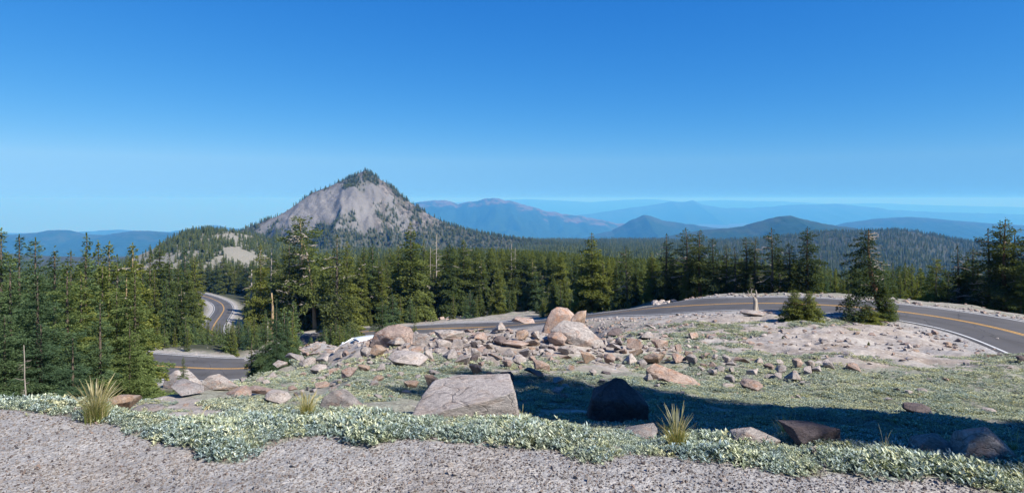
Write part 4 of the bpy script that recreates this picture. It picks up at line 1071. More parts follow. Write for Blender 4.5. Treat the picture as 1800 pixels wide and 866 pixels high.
# a row of big conifers standing right of the pull-out throws the shade over the slope
SHADE = conifer(650, 18, 2.2, 240, 0.03, 11, 0.26, 25, -12, 0, 0.0, 'needle', 'bark', 0.014, power=0.42, tier=0.1, wide=0.5)
for i, (x, y, h, s_, lab) in enumerate([(14.2, -1.3, 18.5, 0.85, 'tall conifer standing beside the pull-out, beyond the right border'), (14.5, 0.0, 17.8, 0.9, 'conifer behind the tall one beside the pull-out, beyond the right border'), (12.2, 0.4, 14.5, 1.15, 'shorter conifer before the tall one beside the pull-out, beyond the right border'), (13.6, 1.2, 17.0, 0.85, 'conifer farthest from the pull-out in the group beyond the right border'), (9.6, 1.3, 8.6, 1.5, 'low broad conifer nearest the pull-out in the group beyond the right border'), (9.9, 0.7, 13.0, 0.95, 'narrow conifer nearest the pull-out in the group beyond the right border'), (9.65, 0.4, 13.0, 0.7, 'slim tall conifer rising from the edge of the pull-out, beyond the right border')]):
    plant_tree('conifer', SHADE, x, y, gz(x, y), h, i * 1.7, lab, 'conifer', None, s_)

# ------------------------------------------------------------------ boulders
def rock_mesh(name, seed, mat, npts=13, flat=1.0, box=None, sub=3, rough=0.028, bev=0.035):
    g = np.random.default_rng(seed)
    bm = bmesh.new()
    if box is None:
        p = g.normal(0, 1, (npts, 3)); p /= np.linalg.norm(p, axis=1)[:, None]
        p *= g.uniform(0.85, 1.05, npts)[:, None]
        p = np.sign(p) * np.abs(p) ** 0.8; p[:, 2] *= 0.85; p[:, 0] *= g.uniform(0.85, 1.1); p[:, :2] += p[:, 2:3] * g.uniform(-0.3, 0.3, 2)
    else: p = np.array(box, float)
    for q in p: bm.verts.new(q)
    r = bmesh.ops.convex_hull(bm, input=bm.verts[:])
    bmesh.ops.delete(bm, geom=[v for v in bm.verts if not v.link_faces], context='VERTS')
    bmesh.ops.bevel(bm, geom=bm.edges[:] + bm.verts[:], offset=bev, segments=1, affect='EDGES', profile=0.6, clamp_overlap=True)
    bmesh.ops.triangulate(bm, faces=bm.faces[:])
    for _ in range(sub):
        es = [e for e in bm.edges if e.calc_length() > 0.16]
        if not es: break
        bmesh.ops.subdivide_edges(bm, edges=es, cuts=1, use_grid_fill=False)
        bmesh.ops.triangulate(bm, faces=[f for f in bm.faces if len(f.verts) > 3])
    bm.normal_update()
    co = np.array([v.co for v in bm.verts]); no = np.array([v.normal for v in bm.verts])
    o = seed * 7.31
    n1 = fbm(co[:, 0] * 1.6 + o, co[:, 1] * 1.6 + co[:, 2] * 1.3, seed, 4) - 0.5
    n2 = fbm(co[:, 0] * 5 + co[:, 2] * 4 + o, co[:, 1] * 5 - co[:, 2] * 3, seed + 1, 4) - 0.5
    co = co + no * (n1 * rough * 4 + n2 * rough * 1.6)[:, None]
    for v, c in zip(bm.verts, co): v.co = c
    me = bpy.data.meshes.new(name); bm.to_mesh(me); bm.free()
    me.materials.append(M[mat])
    me.polygons.foreach_set('use_smooth', np.ones(len(me.polygons), bool))
    me.set_sharp_from_angle(angle=R_(24))
    return me
RK = {}
for mt in ('rock_grey', 'rock_pink', 'rock_orange', 'rock_pale', 'rock_dark'):
    RK[mt] = [rock_mesh('rock', 900 + i * 13 + len(mt) * 7, mt, 9 + i * 2, rough=0.022, bev=0.03) for i in range(5)]
TONE = {'g': 'rock_grey', 'p': 'rock_pink', 'o': 'rock_orange', 'w': 'rock_pale', 'd': 'rock_dark'}
rocks_placed = [(622, 603, 26, 13)]
def rock(u0, u1, v0, v1, tone, label, kind='boulder', mesh=None, group=None, k=None, rz=None, dep=0.8, D=None):
    """a rock whose outline spans those photo pixels, seated in the ground"""
    uc = (u0 + u1) / 2; vb = v1 - (v1 - v0) * 0.12
    if D is None: x, D, z = ground_at(uc, vb)
    if D > 55 and group: return None
    else: x = (uc - U0) / F * D; z = gz(x, D)
    w = (u1 - u0) / F * D; hgt = (v1 - v0) / F * D
    hgt = hgt * 0.97
    me = mesh or RK[TONE[tone]][(int(u0 * 3 + v0) % 5) if k is None else k]
    o = link(kind, me)
    sz = hgt * 0.56
    o.scale = (w * 0.52, w * 0.52 * dep, sz)
    o.rotation_euler = (random.uniform(-0.15, 0.15), random.uniform(-0.15, 0.15), random.uniform(-0.5, 0.5) if rz is None else rz)
    yy = D + w * 0.5 * dep
    z = 0.45 * z + 0.55 * min(z, gz(x * yy / D * 0.5 + x * 0.5, yy))
    o.location = (x * yy / D * 0.5 + x * 0.5, yy, z + hgt * 0.37)
    tag(o, label, 'rock', group)
    rocks_placed.append((uc, (v0 + v1) / 2, (u1 - u0) / 2, (v1 - v0) / 2))
    return o
# hero boulders
slab_me = rock_mesh('slab', 1801, 'rock_pale', box=[(-1, -0.75, -0.9), (-0.98, -0.7, -0.35), (-0.55, 0.8, 0.85), (-0.1, 0.9, 0.95), (0.9, 0.8, 0.75), (1.0, -0.8, 0.55), (0.98, -0.75, -0.9), (-0.3, -0.85, 0.1), (0.4, -0.9, 0.3), (-0.9, 0.7, -0.9), (1.0, 0.8, -0.9)], rough=0.025, sub=3)
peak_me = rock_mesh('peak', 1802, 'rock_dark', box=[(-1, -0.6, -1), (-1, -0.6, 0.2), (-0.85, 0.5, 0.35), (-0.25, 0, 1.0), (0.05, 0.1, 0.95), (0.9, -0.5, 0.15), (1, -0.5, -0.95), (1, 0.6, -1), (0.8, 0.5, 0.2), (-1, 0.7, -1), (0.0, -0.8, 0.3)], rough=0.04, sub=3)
crag_me = rock_mesh('crag', 1803, 'rock_pink', box=[(-1, -0.3, -1), (-0.85, -0.2, 0.1), (-0.35, 0, 0.8), (0.1, 0.1, 1.0), (0.6, 0.1, 0.9), (1.0, 0, 0.2), (1, -0.4, -1), (0.5, -0.5, 0.4), (-0.2, -0.6, 0.1), (1, 0.6, -1), (-1, 0.6, -1)], rough=0.025, sub=3, bev=0.025)
crag2_me = rock_mesh('crag', 1813, 'rock_pink', box=[(-1, -0.3, -1), (-0.9, -0.3, -0.1), (-0.55, -0.1, 0.75), (-0.2, 0, 1.0), (0.5, 0.1, 0.98), (0.95, 0, 0.55), (1, -0.2, -0.2), (1, -0.4, -1), (0.45, -0.55, 0.65), (-0.15, -0.6, 0.5), (1, 0.6, -1), (-1, 0.6, -1)], rough=0.02, sub=3, bev=0.02)
wedge_me = rock_mesh('wedge', 1804, 'rock_grey', box=[(-1, -0.2, 0.4), (-0.9, -0.4, -0.7), (-0.5, 0.3, 0.9), (0.2, 0.3, 0.7), (0.9, 0, -0.4), (1, -0.3, -1), (-0.2, -0.7, -1), (0.3, -0.7, -0.2), (-0.4, -0.6, 0.3), (1, 0.6, -1), (-1, 0.6, -1)], rough=0.035, sub=3)
dome_me = rock_mesh('dome', 1805, 'rock_grey', box=[(-1, -0.3, -1), (-0.9, -0.4, 0.2), (-0.5, -0.4, 0.8), (-0.1, 0, 0.9), (0.4, -0.2, 0.4), (0.9, -0.3, -0.4), (1, 0, -1), (0, -0.8, -0.6), (-0.7, 0.6, 0.3), (0.8, 0.7, -1), (-0.8, 0.7, -1), (0.1, -0.7, 0.2)], rough=0.03, sub=3)
long_me = rock_mesh('long', 1806, 'rock_pink', box=[(-1, -0.3, -0.5), (-0.95, -0.2, 0.7), (-0.6, 0.2, 0.95), (-0.1, 0.1, 0.5), (0.6, 0, -0.1), (1, -0.2, -0.8), (0.9, -0.5, -1), (0, -0.6, -0.7), (-0.5, -0.6, 0), (0.9, 0.5, -1), (-0.9, 0.6, -1)], rough=0.04, sub=3)
rock(713, 908, 680, 748, 'w', 'large pale flat-topped slab with a dark undercut left end, in the foreground', mesh=slab_me, rz=0.0, dep=0.55)
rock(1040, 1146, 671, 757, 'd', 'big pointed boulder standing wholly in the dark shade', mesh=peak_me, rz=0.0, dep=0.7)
rock(955, 1012, 546, 594, 'o', 'big reddish boulder crowning the rock pile, left of the crack', mesh=crag2_me, rz=0.15, dep=0.8)
rock(1000, 1036, 547, 585, 'o', 'reddish block right of the crack at the top of the rock pile', k=2, rz=0.3, dep=0.9)
rock(970, 1062, 568, 618, 'g', 'large smooth grey boulder leaning below the reddish crowning one', mesh=wedge_me, rz=-0.1, dep=0.7)
rock(650, 731, 575, 616, 'o', 'big pink-orange boulder at the left end of the rock pile beside the car', mesh=crag_me, rz=-0.2, dep=0.8)
rock(562, 648, 690, 730, 'g', 'low grey dome-shaped boulder right of the foreground grass clump', mesh=dome_me, rz=0.0, dep=0.7)
rock(1138, 1231, 641, 683, 'p', 'long pale tan boulder sloping down to the right, right of the rock pile', mesh=long_me, rz=0.0, dep=0.5)
named = [
 (663, 722, 588, 615, 'g', 'grey angular slab in front of the big pink-orange boulder'), (676, 755, 621, 649, 'w', 'broad pale boulder with a dark cleft, front left of the pile'),
 (645, 677, 608, 635, 'o', 'orange wedge rock left of the grey angular slab'), (630, 652, 609, 631, 'g', 'small grey upright rock left of the orange wedge'),
 (757, 818, 577, 601, 'g', 'long grey rock on the crest of the pile'), (718, 758, 587, 614, 'g', 'cracked grey rock between the slab and the crest rock'),
 (763, 794, 594, 618, 'w', 'pale tilted rock below the crest rock'), (790, 818, 596, 618, 'w', 'rounded pale rock right of the tilted one'), (816, 857, 584, 603, 'p', 'pink flat rock at the right of the crest'),
 (718, 748, 612, 626, 'p', 'low tan rock above the broad pale boulder'), (771, 804, 614, 637, 'w', 'round pale rock with a dark left side'), (826, 846, 610, 628, 'w', 'small pale rock on the plants in the middle of the pile'),
 (843, 884, 621, 642, 'p', 'tan rock right of the round pale one'), (617, 650, 640, 656, 'o', 'flat orange rock on the plants at left of the pile'), (539, 578, 642, 663, 'w', 'pale pointed rock at the left foot of the slope'),
 (572, 604, 650, 663, 'p', 'low pinkish rock touching the pale pointed one'), (703, 737, 665, 689, 'o', 'orange rock left of the big rusty one above the flat slab'), (733, 773, 657, 693, 'o', 'big rusty round rock above the left end of the flat slab'),
 (458, 512, 690, 717, 'w', 'cream coloured low rock left of the foreground grass clump'), (548, 582, 672, 686, 'p', 'small tan rock above the grey dome'), (428, 486, 679, 697, 'p', 'tan flat rock at the left rim of the slope'),
 (286, 359, 655, 691, 'g', 'rounded grey boulder before the lower road, left one'), (348, 416, 662, 692, 'g', 'rounded grey boulder before the lower road, right one'), (240, 277, 680, 704, 'o', 'tan rock left of the two rounded grey boulders'),
 (270, 348, 680, 704, 'g', 'flat grey rock in front of the left rounded boulder'), (384, 437, 680, 703, 'p', 'pink-grey rock in front of the right rounded boulder'), (176, 239, 689, 725, 'o', 'orange rounded boulder behind the straw coloured grass clump'),
 (217, 288, 713, 735, 'g', 'low grey rock half sunk in plants below the orange boulder'), (120, 145, 713, 726, 'g', 'small grey rock left of the straw coloured grass clump'),
 (888, 938, 556, 583, 'p', 'cracked pink rock of the small group left of the crowning boulder'), (860, 889, 567, 589, 'g', 'grey rock at the left of the small cracked group'), (864, 893, 592, 612, 'd', 'dark sided rock below the small cracked group'),
 (850, 884, 621, 643, 'w', 'pale rock left of the front middle of the pile'), (898, 929, 625, 645, 'w', 'pale rock above the edge of the shade'), (934, 969, 631, 657, 'p', 'pinkish pale rock at the upper edge of the shade'), (877, 934, 603, 618, 'p', 'long flat pink rock under the small cracked group'),
 (1001, 1048, 618, 643, 'o', 'bright orange rock in front of the large smooth grey one'), (1064, 1092, 603, 626, 'w', 'pale rock right below the smooth grey one'), (1057, 1096, 576, 598, 'd', 'dark grey rock right of the crowning boulder'),
 (1098, 1137, 597, 622, 'p', 'pink rock in the right half of the pile'), (1105, 1133, 610, 631, 'o', 'tan rock with a dark notch in the right half of the pile'), (1133, 1171, 618, 643, 'o', 'orange rock at the right foot of the pile'),
 (1143, 1176, 594, 616, 'p', 'tan rock at the right end of the pile'), (1186, 1206, 603, 624, 'p', 'lone brown upright rock right of the pile'), (1292, 1323, 629, 652, 'p', 'tan rock lying alone on the grey-green meadow'),
 (1302, 1346, 668, 690, 'p', 'rock with a dark left end alone on the meadow, nearer than the tan one'), (1592, 1646, 713, 734, 'd', 'low dark grey rock in the right meadow'), (1589, 1607, 686, 696, 'w', 'small white rounded rock in the right meadow'),
 (1614, 1633, 682, 692, 'g', 'small grey stone right of the small white one'), (1570, 1583, 680, 690, 'o', 'small rusty stone left of the small white one'), (1736, 1754, 622, 633, 'o', 'small tan rock at the end of the bare pumice by the road'),
 (1788, 1806, 624, 641, 'd', 'dark rock at the right border by the road'), (1730, 1756, 719, 730, 'w', 'pale yellowish flat rock in the right meadow'),
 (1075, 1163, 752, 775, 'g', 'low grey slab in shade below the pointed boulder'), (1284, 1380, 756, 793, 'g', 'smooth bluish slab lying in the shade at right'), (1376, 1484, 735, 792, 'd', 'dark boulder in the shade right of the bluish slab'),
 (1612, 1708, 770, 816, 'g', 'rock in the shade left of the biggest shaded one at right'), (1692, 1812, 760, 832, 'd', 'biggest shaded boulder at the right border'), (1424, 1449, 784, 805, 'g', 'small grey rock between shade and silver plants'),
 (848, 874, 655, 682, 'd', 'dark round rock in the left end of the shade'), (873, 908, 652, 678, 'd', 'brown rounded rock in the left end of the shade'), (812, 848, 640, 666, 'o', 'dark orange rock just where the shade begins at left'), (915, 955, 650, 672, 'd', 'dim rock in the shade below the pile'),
 (960, 1000, 584, 613, 'p', 'steep pink-grey rock at the left foot of the smooth grey one'), (1090, 1120, 622, 645, 'w', 'pale rock at the right front of the pile'), (1118, 1150, 583, 600, 'g', 'grey rock on the right crest of the pile'),
 (1210, 1240, 586, 600, 'p', 'flat tan rock out on the slope right of the pile'), (1130, 1153, 570, 582, 'w', 'small pale rock behind the right crest of the pile'), (1155, 1180, 665, 681, 'p', 'small tan rock below the long sloping one'),
 (1270, 1300, 676, 686, 'g', 'thin flat stone left of the rock alone on the meadow'), (1302, 1352, 548, 560, 'g', 'low rounded rock at the foot of the forked stump'),
]
for i, (a_, b_, c_, d_, t_, lab) in enumerate(named):
    kw = dict(mesh=dome_me, rz=0.1) if lab.startswith(('rounded grey', 'smooth bluish', 'biggest shaded', 'rock in the shade left')) else {}
    rock(a_, b_, c_, d_, t_, lab, **kw)
# filler rocks in the pile
def filler(n, gen, lab, grp, ur, hr=(0.55, 0.9), toler=0.3):
    k = 0; t = 0
    while k < n and t < n * 60:
        t += 1
        u, v, w = gen()
        if any(((u - a) / (c + w * toler)) ** 2 + ((v - b) / (d + w * toler * 0.6)) ** 2 < 0.8 for a, b, c, d in rocks_placed): continue
        h = w * random.uniform(*hr)
        tone = random.choices('gpowd', [5, 4, 0.7, 6, 0.8])[0]
        big = '%s %s' % ('smaller' if w < 12 else ('middling' if w < 20 else 'larger'), {'g': 'grey', 'p': 'pinkish', 'o': 'orange-tan', 'w': 'pale', 'd': 'dark'}[tone])
        rock(u - w / 2, u + w / 2, v - h / 2, v + h / 2, tone, lab.replace('#', big) + ('' if len(lab) > 74 else ', ' + ['left part', 'left middle part', 'right middle part', 'right part'][int(np.clip((u - ur[0]) / (ur[1] - ur[0]) * 4, 0, 3))]), 'rock', None, grp, random.randrange(5), random.uniform(0, 6.28), random.uniform(0.75, 1.1)); k += 1
def g1():
    u = random.gauss(930, 150); c = np.interp(u, [560, 640, 720, 850, 950, 1020, 1100, 1200, 1300], [625, 612, 603, 598, 596, 590, 600, 618, 640])
    return u, c + abs(random.gauss(0, 15)) - 5, random.uniform(14, 44) * random.uniform(0.6, 1)
filler(280, g1, '# rock filling a gap in the big rock pile', 'smaller rocks of the pile', (640, 1220))
def g2():
    u = random.uniform(470, 1250); return u, random.uniform(640, 700), random.uniform(9, 22)
filler(34, g2, '# rock among the plants below the rock pile', 'scattered rocks below the pile', (470, 1250))
def g3():
    u = random.uniform(1200, 1760); return u, random.uniform(575, 640), random.uniform(6, 15)
filler(24, g3, '# stone on the bare pumice inside the bend', 'stones on the pumice', (1200, 1760))
def g4():
    return random.uniform(420, 690), random.uniform(600, 700), random.uniform(9, 24)
filler(26, g4, '# rock on the slope left of the pile', 'scattered rocks left of the pile', (420, 690))
def g5():
    return random.uniform(1160, 1215), random.uniform(522, 530), random.uniform(6, 14)
def g6():
    return random.uniform(1100, 1780), random.uniform(650, 720), random.uniform(6, 13)
filler(12, g6, '# stone lying in the grey-green meadow', 'stones in the meadow', (1100, 1780))
# pale stones beyond the road
for i in range(26):
    if i < 14: D = random.uniform(64, 70); u = random.uniform(1150, 1222)
    else: D = random.uniform(104, 112); u = random.uniform(715, 830)
    x = (u - U0) / F * D
    if not road_clear(x, D, 0.6): continue
    me = RK[random.choice(['rock_pale', 'rock_grey', 'rock_pink'])][random.randrange(5)]
    o = link('rock', me); s = random.uniform(0.25, 0.75); o.scale = (s, s, s * 0.7); o.location = (x, D, gz(x, D) + 0.1 * s); o.rotation_euler = (0, 0, random.uniform(0, 6))
    tag(o, 'one of the pale rocks heaped on the far side of the road', 'rock', 'pale rocks beyond the road')
# berm stones on the outer edge of the bend
# ------------------------------------------------------------------ white car in the lay-by
def car():
    x, y = (633 - U0) / F * 38.5, 38.5
    z = gz(x, y)
    root = bpy.data.objects.new('parked_car', None); COL.objects.link(root)
    root.location = (x, y, z); root.rotation_euler = (0, 0, R_(214))
    tag(root, 'white car parked in the gravel lay-by behind the rock pile', 'car')
    pm, nt, out = new_mat('white_car_paint'); bsdf(nt, out, (0.82, 0.83, 0.85), 0.25, None, 0.5, Coat_Weight=0.6)
    gm, nt, out = new_mat('car_glass'); bsdf(nt, out, (0.012, 0.016, 0.022), 0.06, None, 0.6)
    km, nt, out = new_mat('black_rubber'); bsdf(nt, out, (0.02, 0.02, 0.02), 0.8)
    mm, nt, out = new_mat('alloy'); bsdf(nt, out, (0.55, 0.55, 0.56), 0.3, None, 0.5, Metallic=0.9)
    lm, nt, out = new_mat('lamp_lens'); bsdf(nt, out, (0.7, 0.72, 0.75), 0.1, None, 0.6)
    # lofted body: stations along x (front = +x): (x, z_low, z_top, half width)
    def loft(st, mat, name, bev=0.04, par=root):
        bm = bmesh.new(); rings = []
        for (xx, zl, zt, wl, wt) in st:
            ring = [(xx, -wl, zl), (xx, -wl * 1.02, zl + (zt - zl) * 0.45), (xx, -wt, zt - 0.04), (xx, -wt * 0.85, zt), (xx, 0, zt + 0.025), (xx, wt * 0.85, zt), (xx, wt, zt - 0.04), (xx, wl * 1.02, zl + (zt - zl) * 0.45), (xx, wl, zl)]
            rings.append([bm.verts.new(p) for p in ring])
        n = len(rings[0])
        for i in range(len(rings) - 1):
            for k in range(n):
                bm.faces.new((rings[i][k], rings[i][(k + 1) % n], rings[i+1][(k + 1) % n], rings[i+1][k]))
        bm.faces.new(rings[0][::-1]); bm.faces.new(rings[-1])
        bmesh.ops.recalc_face_normals(bm, faces=bm.faces[:])
        me = bpy.data.meshes.new(name); bm.to_mesh(me); bm.free(); me.materials.append(mat)
        me.polygons.foreach_set('use_smooth', np.ones(len(me.polygons), bool)); me.set_sharp_from_angle(angle=R_(40))
        return link(name, me, par)
    loft([(-2.2, 0.35, 0.85, 0.72, 0.66), (-2.1, 0.25, 1.0, 0.84, 0.76), (-1.5, 0.22, 1.02, 0.88, 0.8), (0.75, 0.22, 0.98, 0.88, 0.8), (1.5, 0.22, 0.9, 0.87, 0.78), (2.0, 0.25, 0.8, 0.82, 0.72), (2.2, 0.32, 0.62, 0.7, 0.62)], pm, 'body')
    # greenhouse (glass) and roof skin
    loft([(-1.9, 0.98, 1.05, 0.74, 0.68), (-1.35, 0.98, 1.40, 0.78, 0.60), (0.2, 0.98, 1.42, 0.78, 0.60), (1.05, 0.96, 1.0, 0.76, 0.7)], gm, 'windows')
    loft([(-1.4, 1.39, 1.425, 0.62, 0.6), (-1.2, 1.41, 1.475, 0.62, 0.58), (-0.2, 1.42, 1.49, 0.62, 0.58), (0.24, 1.40, 1.44, 0.62, 0.58)], pm, 'roof')
    for s in (-1, 1):
        b = MB(); b.tube([(1.06, s * 0.74, 0.99), (0.22, s * 0.6, 1.42)], [0.035, 0.035], 6); b.tube([(-1.9, s * 0.72, 1.02), (-1.36, s * 0.6, 1.42)], [0.06, 0.04], 6); b.tube([(-0.5, s * 0.79, 1.0), (-0.5, s * 0.61, 1.42)], [0.04, 0.03], 6)
        link('pillar', b.mesh('pillar', pm), root)
        b = MB(); b.tube([(0.75, s * 0.86, 1.02), (0.74, s * 1.0, 1.06), (0.72, s * 1.04, 1.08)], [0.05, 0.1, 0.07], 8); link('wing_mirror', b.mesh('wing_mirror', pm), root)
        b = MB(); b.tube([(1.98, s * 0.45, 0.68), (2.02, s * 0.62, 0.7), (1.85, s * 0.8, 0.74)], [0.07, 0.09, 0.06], 8); link('headlight', b.mesh('headlight', lm), root)
        for xx in (-1.35, 1.38):
            b = MB(); b.tube([(xx, s * 0.70, 0.32), (xx, s * 0.9, 0.32)], [0.32, 0.32], 20)
            wh = link('wheel', b.mesh('wheel', km, False), root)
            b = MB(); b.tube([(xx, s * 0.86, 0.32), (xx, s * 0.912, 0.32)], [0.2, 0.18], 16); link('rim', b.mesh('rim', mm, False), wh)
    b = MB(); b.tube([(2.17, -0.4, 0.5), (2.2, 0, 0.5), (2.17, 0.4, 0.5)], [0.06, 0.07, 0.06], 8); link('grille', b.mesh('grille', km), root)
car()

# ------------------------------------------------------------------ grass clumps
def grass_clump(u, vb, vt, wpx, nbl, label, green=0.5, stems=0.4, spread=1.0):
    x, D, z = ground_at(u, vb)
    hh = (vb - vt) / F * D * 0.88; ww = wpx / F * D * 0.85
    root = bpy.data.objects.new('grass_clump', None); COL.objects.link(root); root.location = (x, D, z - 0.01)
    tag(root, label, 'grass clump')
    g = np.random.default_rng(int(u))
    def blades(n, h0, h1, sp, wd, matn, name, head=False):
        Vv = []; Fc = []
        for i in range(n):
            cv_ = g.uniform(0, 1.2); az = g.uniform(0, 6.28); r0 = abs(g.normal(0, ww * 0.09)); H_ = hh * g.uniform(h0, h1); out = ww * 0.5 * g.uniform(0.05, 1) * sp
            d = np.array([math.cos(az), math.sin(az), 0]); s_ = np.array([-d[1], d[0], 0]) * wd * 0.5
            b0 = d * r0; k0 = len(Vv); K = 6
            a2 = g.uniform(-0.6, 0.6); s_ = np.array([math.cos(a2), math.sin(a2), 0]) * wd * 0.5
            for q in range(K):
                t = q / (K - 1); p = b0 + d * out * t ** (1.5 + cv_) + np.array([0, 0, H_ * (t - 0.12 * t * t * out / max(H_, .01))])
                w_ = (1 - 0.85 * t)
                if head and t > 0.7: w_ = 1.7 if t < 0.95 else 0.4
                Vv += [p - s_ * w_, p + s_ * w_]
            for q in range(K - 1): Fc.append((k0 + 2*q, k0 + 2*q + 1, k0 + 2*q + 3, k0 + 2*q + 2))
        link(name, mesh_np(name, Vv, Fc, 4, M[matn]), root)
    blades(nbl, 0.25, 0.62, 0.6 * spread, 0.003, 'grass_base', 'leaf_tuft')
    blades(int(nbl * 0.5), 0.35, 0.75, 0.85 * spread, 0.0028, 'straw', 'dry_blades')
    if stems: blades(int(nbl * 0.12 * stems * 2), 0.75, 1.05, 1.0 * spread, 0.0035, 'straw', 'seed_stems', True)
grass_clump(168, 742, 652, 96, 620, 'tall straw coloured grass clump at the left edge of the pull-out', stems=0.6)
grass_clump(540, 734, 676, 60, 420, 'short green and straw grass clump in front of the grey dome boulder', stems=0.3)
grass_clump(1190, 790, 700, 84, 420, 'green grass clump with thin seed stems in front of the dark shade', stems=0.4)
grass_clump(1385, 772, 716, 70, 260, 'dim grass clump growing in the shade before the dark boulder', stems=0.3)
grass_clump(1556, 800, 735, 40, 14, 'few thin curved stems rising above the silver plants at right', stems=0.8)
grass_clump(916, 738, 700, 24, 24, 'small tuft of thin blades at the right end of the pale flat slab', stems=0.4)
grass_clump(345, 745, 705, 80, 60, 'sparse pale stems among the plants left of centre', stems=0.6)
grass_clump(1782, 800, 740, 50, 60, 'thin grass tuft before the biggest shaded boulder at the right', stems=0.4)

# ------------------------------------------------------------------ ground cover and stones as scattered stuff
def hidden(name, me):
    return bpy.data.objects.new(name, me)
def scatter(name, pts, rot, scl, vid, protos, label):
    me = bpy.data.meshes.new(name)
    me.vertices.add(len(pts)); me.vertices.foreach_set('co', np.asarray(pts, np.float32).ravel())
    a = me.attributes.new('rot', 'FLOAT_VECTOR', 'POINT'); a.data.foreach_set('vector', np.asarray(rot, np.float32).ravel())
    a = me.attributes.new('scl', 'FLOAT_VECTOR', 'POINT'); a.data.foreach_set('vector', np.asarray(scl, np.float32).ravel())
    a = me.attributes.new('vid', 'INT', 'POINT'); a.data.foreach_set('value', np.asarray(vid, np.int32))
    o = link(name, me); tag(o, label, None, None, 'stuff')
    ng = bpy.data.node_groups.new(name + '_spread', 'GeometryNodeTree')
    ng.interface.new_socket('Geometry', in_out='INPUT', socket_type='NodeSocketGeometry')
    ng.interface.new_socket('Geometry', in_out='OUTPUT', socket_type='NodeSocketGeometry')
    gi = ng.nodes.new('NodeGroupInput'); go = ng.nodes.new('NodeGroupOutput')
    def attr(n, t):
        q = ng.nodes.new('GeometryNodeInputNamedAttribute'); q.data_type = t; q.inputs['Name'].default_value = n
        return [s for s in q.outputs if s.enabled and s.name == 'Attribute'][0]
    ra, sa, va = attr('rot', 'FLOAT_VECTOR'), attr('scl', 'FLOAT_VECTOR'), attr('vid', 'INT')
    jn = ng.nodes.new('GeometryNodeJoinGeometry')
    for k, p in enumerate(protos):
        oi = ng.nodes.new('GeometryNodeObjectInfo'); oi.inputs['Object'].default_value = p; oi.transform_space = 'ORIGINAL'
        oi.inputs['As Instance'].default_value = False
        cmp_ = ng.nodes.new('FunctionNodeCompare'); cmp_.data_type = 'INT'; cmp_.operation = 'EQUAL'
        ints = [s for s in cmp_.inputs if s.type == 'INT']
        ng.links.new(va, ints[0]); ints[1].default_value = k
        ip = ng.nodes.new('GeometryNodeInstanceOnPoints')
        ng.links.new(gi.outputs[0], ip.inputs['Points']); ng.links.new(cmp_.outputs['Result'], ip.inputs['Selection'])
        ng.links.new(oi.outputs['Geometry'], ip.inputs['Instance'])
        ng.links.new(ra, ip.inputs['Rotation']); ng.links.new(sa, ip.inputs['Scale'])
        ng.links.new(ip.outputs[0], jn.inputs[0])
    ng.links.new(jn.outputs[0], go.inputs[0])
    md = o.modifiers.new('spread', 'NODES'); md.node_group = ng
    return o

def rosette(seed, n, rad, ll, lw, mat, hgt):
    """a low leafy mat: several stems of narrow upright leaves"""
    g = np.random.default_rng(seed); Vv = []; Fc = []
    ns = max(3, n // 9)
    for s in range(ns):
        a = g.uniform(0, 6.28); r = rad * math.sqrt(g.random()); cx, cy = r * math.cos(a), r * math.sin(a); top = hgt * g.uniform(0.5, 1.1) * (1 - 0.4 * (r / rad) ** 2)
        for q in range(n // ns):
            az = q * 2.4 + g.uniform(0, 0.6); t = g.uniform(0.35, 1)
            d = np.array([math.cos(az), math.sin(az), g.uniform(0.25, 1.3)]); d /= np.linalg.norm(d)
            L = ll * g.uniform(0.6, 1.2); sd = np.cross(d, [0, 0, 1.0]); sd /= np.linalg.norm(sd); sd = sd * lw * 0.5
            b = np.array([cx, cy, top * t * 0.8]); m1 = b + d * L * 0.5 + np.array([0, 0, 0.0]); e = b + d * L + np.array([0, 0, -0.12 * L])
            k = len(Vv); Vv += [b, m1 + sd, e, m1 - sd]; Fc.append((k, k + 1, k + 2, k + 3))
    return mesh_np('leaves', Vv, Fc, 4, M[mat])
sil = [hidden('plant_source', rosette(11 + i, 240, 0.11, 0.028, 0.0078, 'silver', 0.07)) for i in range(4)]
sag = [hidden('plant_source', rosette(31 + i, 150, 0.13, 0.032, 0.011, 'sage', 0.05)) for i in range(3)]
# near silver band + field
def spots_px(n, dmin, dmax, power=1.0):
    D = dmin + (dmax - dmin) * rng.random(n) ** power
    u = rng.uniform(-120, 1920, n)
    x = (u - U0) / F * D
    keep = rng.random(n) < D / dmax      # even density over the ground
    return x[keep], D[keep], u[keep]
def road_ok(x, y, m):
    d, z, w = road_near(x, y); return d > w + m
x1, D1, u1 = spots_px(105000, 3.6, 11)
z1 = H(x1, D1); v1 = V0 - F * z1 / D1
cv = cover(u1, v1, D1, x1, D1)
nn = fbm(x1 * 1.1, D1 * 1.1, 90, 4)
de = edge_D(u1) + (fbm(x1 * 1.7, D1 * 1.7, 8, 3) - 0.5) * 0.5
band = (1 - sstep(0.5, 1.3, D1 - de))
keep = (D1 > de + 0.05) & ((nn + (cv - 0.5) * 0.75 > 0.44) | ((rng.random(len(x1)) < band * 0.9) & (fbm(x1 * 2.3, D1 * 2.3, 97, 3) > 0.42)))
keep &= rng.random(len(x1)) < np.clip(0.5 + band * 0.1, 0, 1)
